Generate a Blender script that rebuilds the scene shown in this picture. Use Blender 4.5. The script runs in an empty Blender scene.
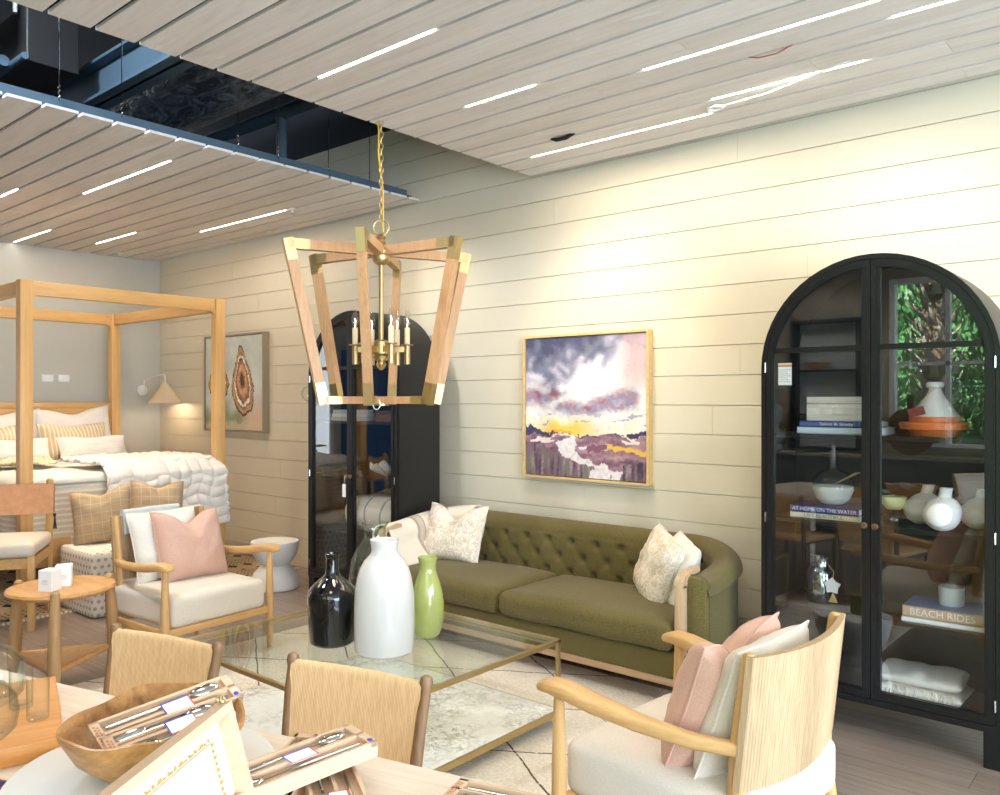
import bpy, bmesh, math, random
from mathutils import Vector, Matrix, noise, Euler
R = math.radians
PI = math.pi
random.seed(7)
S = bpy.context.scene
COL = S.collection

# ------------------------------------------------------------------ camera, sky, exposure, lights
cam_d = bpy.data.cameras.new('camera')
cam = bpy.data.objects.new('camera', cam_d)
COL.objects.link(cam)
cam.location = (0, 0, 1.6)
cam.rotation_euler = (R(90), 0, R(40.38))
cam_d.sensor_width = 36
cam_d.lens = 29.34
cam_d.shift_y = 0.0015
cam_d.clip_start = 0.05
S.camera = cam

S.view_settings.view_transform = 'Standard'
S.view_settings.look = 'None'
S.view_settings.gamma = 1
S.view_settings.use_curve_mapping = False
S.view_settings.exposure = 0.84
S.cycles.use_denoising = True
S.cycles.max_bounces = 10
S.cycles.transparent_max_bounces = 24
S.cycles.sample_clamp_indirect = 6
S.cycles.caustics_reflective = False
S.cycles.caustics_refractive = False

wd = bpy.data.worlds.new('sky')
S.world = wd
wd.use_nodes = True
wd.node_tree.nodes['Background'].inputs[0].default_value = (0.86, 0.94, 1.0, 1)
wd.node_tree.nodes['Background'].inputs[1].default_value = 2.35


def lamp(name, kind, loc, energy, color, to=None, **kw):
    d = bpy.data.lights.new(name, kind)
    d.energy = energy
    d.color = color
    for k, v in kw.items():
        setattr(d, k, v)
    o = bpy.data.objects.new(name, d)
    COL.objects.link(o)
    o.location = loc
    if to is not None:
        o.rotation_euler = (Vector(to) - Vector(loc)).to_track_quat('-Z', 'Y').to_euler()
    return o


WARM = (1.0, 0.83, 0.60)
# assumed ceiling spots washing the shiplap wall, no fixtures built
for i, (x, tz, e) in enumerate([(-2.95, 1.75, 44), (-1.15, 2.15, 17), (-4.7, 2.0, 22)]):
    lamp('wall_spot', 'SPOT', (x, 3.75 if x > -4.5 else 3.7, 3.12), e, WARM, to=(x, 4.7, tz), spot_size=R(86), spot_blend=1.0, shadow_soft_size=0.06)
# added fill spots brightening the bed, the seating and behind the camera
for (x, y, e) in [(-7.4, 2.6, 95), (-3.2, -0.5, 40), (-5.8, 1.6, 75), (-5.8, 3.2, 34), (-2.2, 1.4, 20), (-2.8, 2.6, 30)]:
    lamp('fill_spot', 'SPOT', (x, y, 3.1), e, (1, 0.80, 0.58), to=(x + 0.1, y, 0), spot_size=R(115), spot_blend=1.0, shadow_soft_size=0.25)
# the sun stands behind the building and lights the garden outside the window
sun = lamp('sun', 'SUN', (0, 6, 9), 40.0, (1, 0.95, 0.86), to=(0.3, -3, 0), angle=0.01)
lamp('wall_spot', 'SPOT', (-3.3, -0.8, 3.1), 90, (1, 0.9, 0.78), to=(-3.4, -2.0, 1.7), spot_size=R(95), spot_blend=1.0, shadow_soft_size=0.08)  # added fill spot for the dim wall that the cabinet mirrors
# added area lamp at the open right side, for assumed daylight; no window there
lamp('daylight_fill_light', 'AREA', (3.38, 1.0, 1.35), 215, (0.60, 0.79, 1.0), to=(-3, 2.0, 0.7), shape='RECTANGLE', size=4.4, size_y=2.4)

# ------------------------------------------------------------------ material helpers


def lin(c):
    c = c / 255
    return c / 12.92 if c <= 0.04045 else ((c + 0.055) / 1.055) ** 2.4


def rgb(r, g, b):
    return (lin(r), lin(g), lin(b), 1)


def new_mat(name):
    m = bpy.data.materials.new(name)
    m.use_nodes = True
    nt = m.node_tree
    return m, nt, nt.nodes['Principled BSDF']


def N(nt, t, **kw):
    n = nt.nodes.new(t)
    for k, v in kw.items():
        if k.startswith('i_'):
            n.inputs[k[2:].replace('_', ' ')].default_value = v
        else:
            setattr(n, k, v)
    return n


def coords(nt, scale=(1, 1, 1), rot=(0, 0, 0), kind='Object'):
    tc = N(nt, 'ShaderNodeTexCoord')
    mp = N(nt, 'ShaderNodeMapping')
    mp.inputs['Scale'].default_value = scale
    mp.inputs['Rotation'].default_value = rot
    nt.links.new(tc.outputs[kind], mp.inputs[0])
    return mp.outputs[0]


def ramp(nt, fac, stops, interp='LINEAR'):
    r = N(nt, 'ShaderNodeValToRGB')
    r.color_ramp.interpolation = interp
    e = r.color_ramp.elements
    while len(e) < len(stops):
        e.new(0.5)
    for k, (p, c) in enumerate(stops):
        e[k].position = p
        e[k].color = c
    nt.links.new(fac, r.inputs[0])
    return r.outputs[0]


def mixc(nt, fac, a, b, mode='MIX'):
    n = N(nt, 'ShaderNodeMix', data_type='RGBA', blend_type=mode)
    for k, v in ((0, fac), (6, a), (7, b)):
        if hasattr(v, 'is_linked'):
            nt.links.new(v, n.inputs[k])
        else:
            n.inputs[k].default_value = v
    return n.outputs[2]


def mth(nt, op, a, b=0.0, c=None):
    n = N(nt, 'ShaderNodeMath', operation=op)
    for k, v in ((0, a), (1, b), (2, c)):
        if v is None:
            continue
        if hasattr(v, 'is_linked'):
            nt.links.new(v, n.inputs[k])
        else:
            n.inputs[k].default_value = v
    return n.outputs[0]


def bump(nt, p, h, strength=0.3, dist=0.01):
    b = N(nt, 'ShaderNodeBump')
    b.inputs['Strength'].default_value = strength
    b.inputs['Distance'].default_value = dist
    nt.links.new(h, b.inputs['Height'])
    nt.links.new(b.outputs[0], p.inputs['Normal'])


def noise_tex(nt, vec, scale, detail=4, rough=0.6, dist=0.0):
    n = N(nt, 'ShaderNodeTexNoise')
    n.inputs['Scale'].default_value = scale
    n.inputs['Detail'].default_value = detail
    n.inputs['Roughness'].default_value = rough
    n.inputs['Distortion'].default_value = dist
    if vec is not None:
        nt.links.new(vec, n.inputs['Vector'])
    return n.outputs['Fac']


def plain(name, c, rough=0.5, metal=0.0, var=0.0, coat=0.0, **kw):
    m, nt, p = new_mat(name)
    p.inputs['Roughness'].default_value = rough
    p.inputs['Metallic'].default_value = metal
    p.inputs['Coat Weight'].default_value = coat
    if var:
        f = noise_tex(nt, coords(nt), kw.get('vs', 12), 5)
        a = tuple(v * (1 - var) for v in c[:3]) + (1,)
        b = tuple(min(1, v * (1 + var)) for v in c[:3]) + (1,)
        nt.links.new(ramp(nt, f, [(0.3, a), (0.7, b)]), p.inputs['Base Color'])
    else:
        p.inputs['Base Color'].default_value = c
    return m


def wood(name, a, b, axis='x', scale=3.0, rough=0.45, stretch=14, knots=0.0, bumpy=0.05):
    """grain along the given local axis"""
    m, nt, p = new_mat(name)
    sc = [stretch * scale] * 3
    sc['xyz'.index(axis)] = scale
    v = coords(nt, tuple(sc))
    f = noise_tex(nt, v, 1.0, 6, 0.65, 0.8)
    sc2 = [stretch * scale * 3] * 3
    sc2['xyz'.index(axis)] = scale
    g = noise_tex(nt, coords(nt, tuple(sc2)), 1.0, 3, 0.6)
    c = ramp(nt, f, [(0.32, a), (0.68, b)])
    c = mixc(nt, 0.25, c, ramp(nt, g, [(0.35, a), (0.65, b)]))
    if knots:
        kn = noise_tex(nt, coords(nt, tuple(s * 0.25 for s in sc)), 1.0, 2)
        c = mixc(nt, ramp(nt, kn, [(0.62, (0, 0, 0, 1)), (0.8, (knots,) * 3 + (1,))]), c, tuple(x * 0.5 for x in a[:3]) + (1,))
    nt.links.new(c, p.inputs['Base Color'])
    p.inputs['Roughness'].default_value = rough
    bump(nt, p, g, bumpy, 0.005)
    return m


def fabric(name, a, b=None, scale=180, rough=0.9, strength=0.35, sheen=0.2, patch=0.0):
    m, nt, p = new_mat(name)
    b = b or tuple(min(1, v * 1.18) for v in a[:3]) + (1,)
    v = coords(nt)
    f = noise_tex(nt, v, scale, 3, 0.7)
    c = ramp(nt, f, [(0.3, a), (0.7, b)])
    if patch:
        g = noise_tex(nt, v, 9, 4)
        c = mixc(nt, ramp(nt, g, [(0.4, (0, 0, 0, 1)), (0.7, (patch,) * 3 + (1,))]), c, tuple(x * 0.72 for x in a[:3]) + (1,))
    nt.links.new(c, p.inputs['Base Color'])
    p.inputs['Roughness'].default_value = rough
    p.inputs['Sheen Weight'].default_value = sheen
    bump(nt, p, f, strength, 0.004)
    return m


def lines_fabric(name, base, line, axis, pitch, width, axis2=None, pitch2=None):
    """woven stripes (and checks) along local axes"""
    m, nt, p = new_mat(name)
    tc = N(nt, 'ShaderNodeTexCoord')
    sp = N(nt, 'ShaderNodeSeparateXYZ')
    nt.links.new(tc.outputs['Object'], sp.inputs[0])

    def stripe(ax, pt):
        fr = mth(nt, 'FRACT', mth(nt, 'DIVIDE', sp.outputs['xyz'.index(ax)], pt))
        return mth(nt, 'LESS_THAN', fr, width)
    f = stripe(axis, pitch)
    if axis2:
        f = mth(nt, 'MAXIMUM', f, stripe(axis2, pitch2 or pitch))
    wv = noise_tex(nt, coords(nt), 220, 2)
    c = mixc(nt, f, base, line)
    c = mixc(nt, mth(nt, 'MULTIPLY', wv, 0.35), c, tuple(x * 0.7 for x in base[:3]) + (1,))
    nt.links.new(c, p.inputs['Base Color'])
    p.inputs['Roughness'].default_value = 0.95
    bump(nt, p, wv, 0.3, 0.004)
    return m


def glass(name, tint=(1, 1, 1, 1), refl=1.0, ior=1.45, edge=None):
    """thin sheet glass: clear with a fresnel reflection"""
    m = bpy.data.materials.new(name)
    m.use_nodes = True
    nt = m.node_tree
    nt.nodes.remove(nt.nodes['Principled BSDF'])
    gl = N(nt, 'ShaderNodeBsdfGlossy')
    gl.inputs['Roughness'].default_value = 0.0
    lw = N(nt, 'ShaderNodeLayerWeight')
    lw.inputs['Blend'].default_value = 0.5
    tr = N(nt, 'ShaderNodeBsdfTransparent')
    if edge:
        nt.links.new(mixc(nt, mth(nt, 'POWER', lw.outputs['Facing'], 3.0), tint, edge), tr.inputs[0])
    else:
        tr.inputs[0].default_value = tint
    f0 = ((ior - 1) / (ior + 1)) ** 2 * refl
    fr = mth(nt, 'ADD', f0, mth(nt, 'MULTIPLY', mth(nt, 'POWER', lw.outputs['Facing'], 5.0), 0.7))
    mx = N(nt, 'ShaderNodeMixShader')
    nt.links.new(fr, mx.inputs[0])
    nt.links.new(tr.outputs[0], mx.inputs[1])
    nt.links.new(gl.outputs[0], mx.inputs[2])
    nt.links.new(mx.outputs[0], nt.nodes['Material Output'].inputs[0])
    return m


def emit(name, c, s):
    m, nt, p = new_mat(name)
    p.inputs['Base Color'].default_value = c
    p.inputs['Emission Color'].default_value = c
    p.inputs['Emission Strength'].default_value = s
    return m


# ------------------------------------------------------------------ mesh helpers


class MB:
    def __init__(self):
        self.bm = bmesh.new()

    def _merge(self, t, M=None):
        if M is not None:
            bmesh.ops.transform(t, matrix=M, verts=t.verts)
        me = bpy.data.meshes.new('tmp')
        t.to_mesh(me)
        t.free()
        self.bm.from_mesh(me)
        bpy.data.meshes.remove(me)
        return self

    def box(self, x0, x1, y0, y1, z0, z1, bev=0.0, M=None, seg=2):
        t = bmesh.new()
        bmesh.ops.create_cube(t, size=1)
        for v in t.verts:
            v.co = Vector(((x0 + x1) / 2 + v.co.x * (x1 - x0), (y0 + y1) / 2 + v.co.y * (y1 - y0), (z0 + z1) / 2 + v.co.z * (z1 - z0)))
        if bev:
            bmesh.ops.bevel(t, geom=list(t.edges), offset=bev, segments=seg, affect='EDGES', profile=0.5)
        return self._merge(t, M)

    def tube(self, pts, r, n=10, M=None, sx=1.0, up=None, closed=False, sq=1.0):
        """round (or flattened by sx) tube along pts; r scalar or list"""
        t = bmesh.new()
        pts = [Vector(p) for p in pts]
        k = len(pts)
        rs = r if isinstance(r, (list, tuple)) else [r] * k
        tang = []
        for i in range(k):
            if closed:
                d = pts[(i + 1) % k] - pts[i - 1]
            else:
                d = pts[min(i + 1, k - 1)] - pts[max(i - 1, 0)]
            tang.append(d.normalized() if d.length > 1e-9 else Vector((0, 0, 1)))
        nrm = Vector(up) if up is not None else (Vector((0, 0, 1)) if abs(tang[0].z) < 0.9 else Vector((1, 0, 0)))
        rings = []
        for i in range(k):
            nrm = nrm - tang[i] * nrm.dot(tang[i])
            nrm.normalize()
            bn = tang[i].cross(nrm)
            rr = rs[i]
            rx, ry = rr if isinstance(rr, (list, tuple)) else (rr, rr * sx)
            rings.append([t.verts.new(pts[i] + nrm * (rx * math.copysign(abs(math.cos(2 * PI * j / n)) ** sq, math.cos(2 * PI * j / n))) + bn * (ry * math.copysign(abs(math.sin(2 * PI * j / n)) ** sq, math.sin(2 * PI * j / n)))) for j in range(n)])
        for i in range(k if closed else k - 1):
            a, b = rings[i], rings[(i + 1) % k]
            for j in range(n):
                t.faces.new((a[j], a[(j + 1) % n], b[(j + 1) % n], b[j]))
        if not closed:
            t.faces.new(rings[0][::-1])
            t.faces.new(rings[-1])
        bmesh.ops.recalc_face_normals(t, faces=t.faces)
        return self._merge(t, M)

    def bar(self, p, q, w, h, up=(0, 0, 1), bev=0.0):
        """rectangular bar from p to q, w across, h along up"""
        p, q = Vector(p), Vector(q)
        d = (q - p)
        L = d.length
        d.normalize()
        u = Vector(up)
        u = (u - d * u.dot(d)).normalized()
        s = u.cross(d)
        M = Matrix((( d.x, s.x, u.x, p.x), (d.y, s.y, u.y, p.y), (d.z, s.z, u.z, p.z), (0, 0, 0, 1)))
        return self.box(0, L, -w / 2, w / 2, -h / 2, h / 2, bev, M)

    def lathe(self, prof, n=36, M=None, sy=1.0, f=None):
        t = bmesh.new()
        rings = []
        for (r, z) in prof:
            if r < 1e-6:
                rings.append([t.verts.new((0, 0, z))])
            else:
                ring = []
                for j in range(n):
                    a = 2 * PI * j / n
                    q = Vector((r * math.cos(a), r * sy * math.sin(a), z))
                    if f:
                        q = f(q, a, r, z)
                    ring.append(t.verts.new(q))
                rings.append(ring)
        for a, b in zip(rings, rings[1:]):
            if len(a) == 1 and len(b) == 1:
                continue
            for j in range(n):
                if len(a) == 1:
                    t.faces.new((a[0], b[(j + 1) % n], b[j]))
                elif len(b) == 1:
                    t.faces.new((a[j], a[(j + 1) % n], b[0]))
                else:
                    t.faces.new((a[j], a[(j + 1) % n], b[(j + 1) % n], b[j]))
        bmesh.ops.recalc_face_normals(t, faces=t.faces)
        return self._merge(t, M)

    def prism(self, pts, z0, z1, M=None, bev=0.0):
        t = bmesh.new()
        a = [t.verts.new((x, y, z0)) for x, y in pts]
        b = [t.verts.new((x, y, z1)) for x, y in pts]
        n = len(pts)
        t.faces.new(a[::-1])
        t.faces.new(b)
        for i in range(n):
            t.faces.new((a[i], a[(i + 1) % n], b[(i + 1) % n], b[i]))
        bmesh.ops.recalc_face_normals(t, faces=t.faces)
        if bev:
            bmesh.ops.bevel(t, geom=[e for e in t.edges if abs(e.verts[0].co.z - e.verts[1].co.z) < 1e-6], offset=bev, segments=2, affect='EDGES', profile=0.5)
        return self._merge(t, M)

    def grid(self, nu, nv, f, cu=False, cv=False, M=None):
        t = bmesh.new()
        vs = [[t.verts.new(f(i / nu, j / nv)) for j in range(nv if cv else nv + 1)] for i in range(nu if cu else nu + 1)]
        for i in range(nu):
            for j in range(nv):
                i2 = (i + 1) % nu if cu else i + 1
                j2 = (j + 1) % nv if cv else j + 1
                try:
                    t.faces.new((vs[i][j], vs[i2][j], vs[i2][j2], vs[i][j2]))
                except ValueError:
                    pass
        bmesh.ops.recalc_face_normals(t, faces=t.faces)
        return self._merge(t, M)

    def ball(self, c, r, s=(1, 1, 1), seg=16, M=None):
        t = bmesh.new()
        bmesh.ops.create_uvsphere(t, u_segments=seg, v_segments=max(6, seg * 2 // 3), radius=r)
        for v in t.verts:
            v.co = Vector((v.co.x * s[0], v.co.y * s[1], v.co.z * s[2])) + Vector(c)
        return self._merge(t, M)

    def rbox(self, c, size, r, crown=0.0, n=12, M=None, rough=0.0, freq=5.0, seed=0.0):
        """soft, upholstered block: rounded edges, crowned top, optional rumples"""
        t = bmesh.new()
        bmesh.ops.create_cube(t, size=2)
        bmesh.ops.subdivide_edges(t, edges=list(t.edges), cuts=n, use_grid_fill=True)
        h = Vector(size) / 2
        c = Vector(c)
        for v in t.verts:
            u = v.co.copy()
            # denser near edges
            q = Vector([math.copysign(1 - (1 - abs(k)) ** 1.5 if abs(k) > 1e-6 else 0, k) for k in u])
            p = Vector((q.x * h.x, q.y * h.y, q.z * h.z))
            cl = Vector([max(-hh + r, min(hh - r, k)) for k, hh in zip(p, h)])
            d = p - cl
            if d.length > 1e-9:
                m = max(abs(d.x), abs(d.y), abs(d.z))
                p = cl + d.normalized() * (m if m < r else r)
            if crown:
                p.z += crown * (1 - q.x ** 2) * (1 - q.y ** 2) * (1 if q.z > 0 else 0)
            if rough:
                p += noise.noise_vector(p * freq + Vector((seed, seed * 2, 0))) * rough
            v.co = p + c
        return self._merge(t, M)

    def build(self, name, mat, parent=None, smooth=40, loc=None, rot=None):
        me = bpy.data.meshes.new(name)
        self.bm.to_mesh(me)
        self.bm.free()
        me.materials.append(mat)
        o = bpy.data.objects.new(name, me)
        COL.objects.link(o)
        if smooth:
            me.polygons.foreach_set('use_smooth', [True] * len(me.polygons))
            me.set_sharp_from_angle(angle=R(smooth))
        if parent is not None:
            o.parent = parent
        if loc is not None:
            o.location = loc
        if rot is not None:
            o.rotation_euler = rot
        return o


def tag(o, label, cat, group=None):
    o['label'] = label
    o['category'] = cat
    if group:
        o['group'] = group
    return o


def thing(name, label, cat, loc=(0, 0, 0), rotz=0.0, group=None):
    o = bpy.data.objects.new(name, None)
    COL.objects.link(o)
    o.empty_display_size = 0.1
    o.location = loc
    o.rotation_euler = (0, 0, rotz)
    return tag(o, label, cat, group)


def struct(o):
    o['kind'] = 'structure'
    return o


def kids(o):
    return [c for c in bpy.data.objects if c.parent == o]


def dup(o, label=None, loc=None, rotz=None, parent=None):
    c = o.copy()
    COL.objects.link(c)
    c.parent = parent
    for ch in kids(o):
        dup(ch, parent=c)
    if label:
        c['label'] = label
    if loc is not None:
        c.location = loc
    if rotz is not None:
        c.rotation_euler = (0, 0, rotz)
    return c


def text(s, size, mat, parent, loc, rot, ext=0.0006, sx=1.0, name='lettering'):
    cu = bpy.data.curves.new('t', 'FONT')
    cu.body = s
    cu.size = size
    cu.extrude = ext
    cu.align_x = 'CENTER'
    cu.align_y = 'CENTER'
    cu.resolution_u = 3
    t = bpy.data.objects.new('t', cu)
    COL.objects.link(t)
    dg = bpy.context.evaluated_depsgraph_get()
    me = bpy.data.meshes.new_from_object(t.evaluated_get(dg))
    bpy.data.objects.remove(t)
    me.materials.clear()
    me.materials.append(mat)
    for v in me.vertices:
        v.co.x *= sx
    o = bpy.data.objects.new(name, me)
    COL.objects.link(o)
    o.parent = parent
    o.location = loc
    o.rotation_euler = rot
    return o


def smoothstep(a, b, x):
    x = max(0, min(1, (x - a) / (b - a)))
    return x * x * (3 - 2 * x)


def pillow_bm(w, h, t, chop=0.0, seed=0.0, nu=26, ears=0.06, wr=0.006):
    """cushion standing in the xz plane, bottom edge at z=0, thickness along y"""
    m = MB()

    def f(side):
        def g(a, b):
            u, v = a * 2 - 1, b * 2 - 1
            x = u * w / 2 * (1 - ears * (1 - v * v))
            z = v * h / 2 * (1 - ears * (1 - u * u))
            th = t / 2 * (max(0, 1 - u ** 4) ** 0.55) * (max(0, 1 - v ** 4) ** 0.55)
            if v < 0:
                th *= 1 + 0.25 * (-v) * (1 - abs(u))
            if chop:
                z -= chop * math.exp(-(u / 0.42) ** 2) * smoothstep(-0.5, 1, v)
                th *= 1 - 0.35 * math.exp(-(u / 0.3) ** 2) * smoothstep(0.2, 1, v)
            edge = (1 - u * u) * (1 - v * v)
            k = noise.noise(Vector((u * 2.2 + seed, v * 2.2, side * 3 + seed)))
            k2 = noise.noise(Vector((u * 6 + seed, v * 5, side * 3 + seed)))
            y = side * (th + (wr * 2.5 * k + wr * k2) * min(1, edge * 4))
            return Vector((x, y, z + h / 2))
        return g
    m.grid(nu, nu, f(1))
    m.grid(nu, nu, f(-1))
    bmesh.ops.remove_doubles(m.bm, verts=m.bm.verts, dist=0.0004)
    bmesh.ops.recalc_face_normals(m.bm, faces=m.bm.faces)
    return m


def pillow_edge(w, h, chop=0.0, ears=0.06):
    pts = []

    def P(u, v):
        x = u * w / 2 * (1 - ears * (1 - v * v))
        z = v * h / 2 * (1 - ears * (1 - u * u))
        if chop:
            z -= chop * math.exp(-(u / 0.42) ** 2) * smoothstep(-0.5, 1, v)
        return (x, 0, z + h / 2)
    n = 22
    for i in range(n):
        pts.append(P(-1 + 2 * i / n, -1))
    for i in range(n):
        pts.append(P(1, -1 + 2 * i / n))
    for i in range(n):
        pts.append(P(1 - 2 * i / n, 1))
    for i in range(n):
        pts.append(P(-1, 1 - 2 * i / n))
    return pts


def pillow(label, mat, w, h, t, loc, rotz, tilt=0.0, roll=0.0, chop=0.0, seed=0.0, piping=None, group=None, name='throw_pillow', ears=0.06, wr=0.006):
    o = pillow_bm(w, h, t, chop, seed, ears=ears, wr=wr).build(name, mat, smooth=60)
    # tilt leans the top back (+y local), roll turns it in its own plane
    o.matrix_world = Matrix.Translation(loc) @ Matrix.Rotation(rotz, 4, 'Z') @ Matrix.Rotation(-tilt, 4, 'X') @ Matrix.Rotation(roll, 4, 'Y')
    tag(o, label, 'pillow', group)
    if piping:
        MB().tube(pillow_edge(w, h, chop, ears), 0.004, 6, closed=True).build('piping', piping, o, 60)
    return o


# ------------------------------------------------------------------ materials
M = {}
M['paint'] = plain('shiplap_paint', rgb(221, 211, 189), 0.5)
M['greywall'] = plain('grey_wall_paint', rgb(196, 195, 185), 0.8)
M['frontwall'] = plain('taupe_wall_paint', rgb(150, 140, 122), 0.8)
M['deck'] = plain('dark_roof_deck', rgb(46, 52, 60), 0.9)
M['steel'] = plain('slate_blue_steel', rgb(72, 92, 108), 0.55, 0.2)
M['duct'] = None
M['black'] = plain('black_gap', rgb(18, 17, 16), 0.9)
M['cabinet'] = plain('black_painted_wood', rgb(13, 13, 15), 0.38, 0, 0.15, vs=60)
M['cabback'] = plain('charcoal_back_panel', rgb(20, 20, 20), 0.6)
M['pane'] = glass('window_pane_glass', (0.95, 0.96, 0.96, 1), 2.5)
M['tableglass'] = glass('tinted_table_glass', (0.93, 0.965, 0.94, 1), 1.6)
M['clear'] = glass('clear_blown_glass', (0.985, 0.995, 0.99, 1), 0.9, edge=(0.55, 0.66, 0.63, 1))
M['greenglass'] = glass('pale_green_glass', (0.95, 0.975, 0.955, 1), 2.0, edge=(0.5, 0.62, 0.54, 1))
M['oak'] = wood('honey_oak', rgb(196, 150, 92), rgb(224, 182, 124), 'z', 2.2)
M['oakx'] = wood('honey_oak_lengthwise', rgb(196, 150, 92), rgb(224, 182, 124), 'x', 2.2)
M['oaky'] = wood('honey_oak_crosswise', rgb(196, 150, 92), rgb(224, 182, 124), 'y', 2.2)
M['bedx'] = wood('golden_oak_lengthwise', rgb(206, 158, 96), rgb(228, 184, 122), 'x', 1.6)
M['bedy'] = wood('golden_oak_crosswise', rgb(206, 158, 96), rgb(228, 184, 122), 'y', 1.6)
M['bedz'] = wood('golden_oak_upright', rgb(206, 158, 96), rgb(228, 184, 122), 'z', 1.6)
M['brownoak'] = wood('brown_oak', rgb(112, 82, 54), rgb(152, 116, 80), 'z', 3)
M['sidewood'] = wood('warm_side_table_oak', rgb(182, 132, 78), rgb(212, 162, 104), 'x', 2.5)
M['sidewoodz'] = wood('warm_side_table_oak_upright', rgb(160, 122, 78), rgb(192, 152, 104), 'z', 2.5)
M['tabletop'] = wood('whitewashed_table_wood', rgb(214, 196, 174), rgb(238, 224, 206), 'x', 2.2, 0.5)
M['pale'] = wood('pale_beech', rgb(206, 172, 138), rgb(224, 194, 164), 'x', 3, 0.5)
M['palein'] = wood('pale_beech_hollow', rgb(204, 172, 142), rgb(224, 194, 164), 'x', 3, 0.6)
M['pineboard'] = wood('orange_pine_board', rgb(206, 132, 62), rgb(238, 176, 104), 'y', 2.4, 0.4, 9, 0.5)
M['bowlwood'] = wood('teak_root', rgb(116, 68, 30), rgb(220, 164, 98), 'x', 4, 0.35, 3.0, 0.5)
M['bleach'] = wood('bleached_sofa_oak', rgb(178, 146, 112), rgb(206, 176, 142), 'z', 2.5)
M['brass'] = plain('satin_brass', rgb(198, 174, 126), 0.38, 1.0)
M['brassdull'] = plain('aged_brass', rgb(186, 146, 84), 0.35, 0.9)
M['chandwood'] = wood('chandelier_oak', rgb(178, 134, 92), rgb(204, 160, 116), 'z', 3)
M['white'] = plain('white_enamel', rgb(240, 240, 238), 0.35)
M['whiteceramic'] = plain('white_glazed_ceramic', rgb(220, 217, 212), 0.10, 0, 0, 0.5)
M['blackglass'] = plain('black_glass', rgb(14, 14, 15), 0.04, 0, 0, 0.6)
M['greenceramic'] = plain('lime_green_glaze', rgb(168, 176, 100), 0.12, 0, 0.12, 0.5, vs=9)
M['plaster'] = plain('white_plaster', rgb(226, 224, 220), 0.75, 0, 0.05)
M['marble'] = None
M['velvet'] = fabric('olive_chenille', rgb(72, 63, 24), rgb(118, 104, 52), 190, 0.9, 0.5, 0.12)
M['velvetout'] = fabric('olive_chenille_outer', rgb(72, 63, 24), rgb(118, 104, 52), 190, 0.9, 0.5, 0.12)
M['linen'] = fabric('cream_linen', rgb(216, 206, 190), rgb(230, 221, 206), 200, sheen=0.1)
M['ivory'] = fabric('ivory_cotton', rgb(224, 216, 202), rgb(236, 229, 217), 160, sheen=0.1)
M['bedwhite'] = fabric('white_bed_linen', rgb(224, 217, 208), rgb(236, 230, 222), 120, sheen=0.1)
M['pink'] = fabric('blush_pink_linen', rgb(204, 160, 140), rgb(220, 178, 158), 200)
M['floral'] = None
M['plaid'] = lines_fabric('tan_window_check', rgb(188, 164, 132), rgb(208, 188, 160), 'x', 0.07, 0.07, 'z', 0.075)
M['stripepil'] = lines_fabric('tan_pinstripe', rgb(214, 190, 150), rgb(240, 230, 212), 'x', 0.035, 0.3)
M['quilt'] = lines_fabric('striped_quilt', rgb(214, 204, 186), rgb(236, 230, 218), 'z', 0.045, 0.4)
M['fur'] = fabric('white_chunky_fleece', rgb(228, 221, 212), rgb(240, 235, 228), 60, 1.0, 0.6, 0.3)
M['stripethrow'] = None
M['leather'] = plain('tan_leather', rgb(204, 150, 108), 0.55, 0, 0.12, vs=20)
M['cord'] = None
M['rattan'] = lines_fabric('woven_rattan', rgb(240, 218, 184), rgb(206, 176, 136), 'z', 0.012, 0.35)
M['paper'] = plain('white_paper', rgb(248, 246, 242), 0.7)
M['chrome'] = plain('polished_steel', rgb(200, 198, 194), 0.12, 1.0)
M['terracotta'] = plain('terracotta', rgb(214, 112, 52), 0.5)
M['grey'] = fabric('pale_grey_wool', rgb(196, 200, 200), rgb(214, 217, 216), 140)
M['copper'] = plain('bronze_knob', rgb(132, 100, 82), 0.4, 0.8)
M['gold_ink'] = plain('gold_print', rgb(196, 154, 62), 0.5)
M['blue_ink'] = plain('blue_print', rgb(52, 60, 190), 0.5)
M['red_ink'] = plain('red_print', rgb(214, 70, 80), 0.5)
M['brown_ink'] = plain('brown_print', rgb(196, 130, 90), 0.6)


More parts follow.
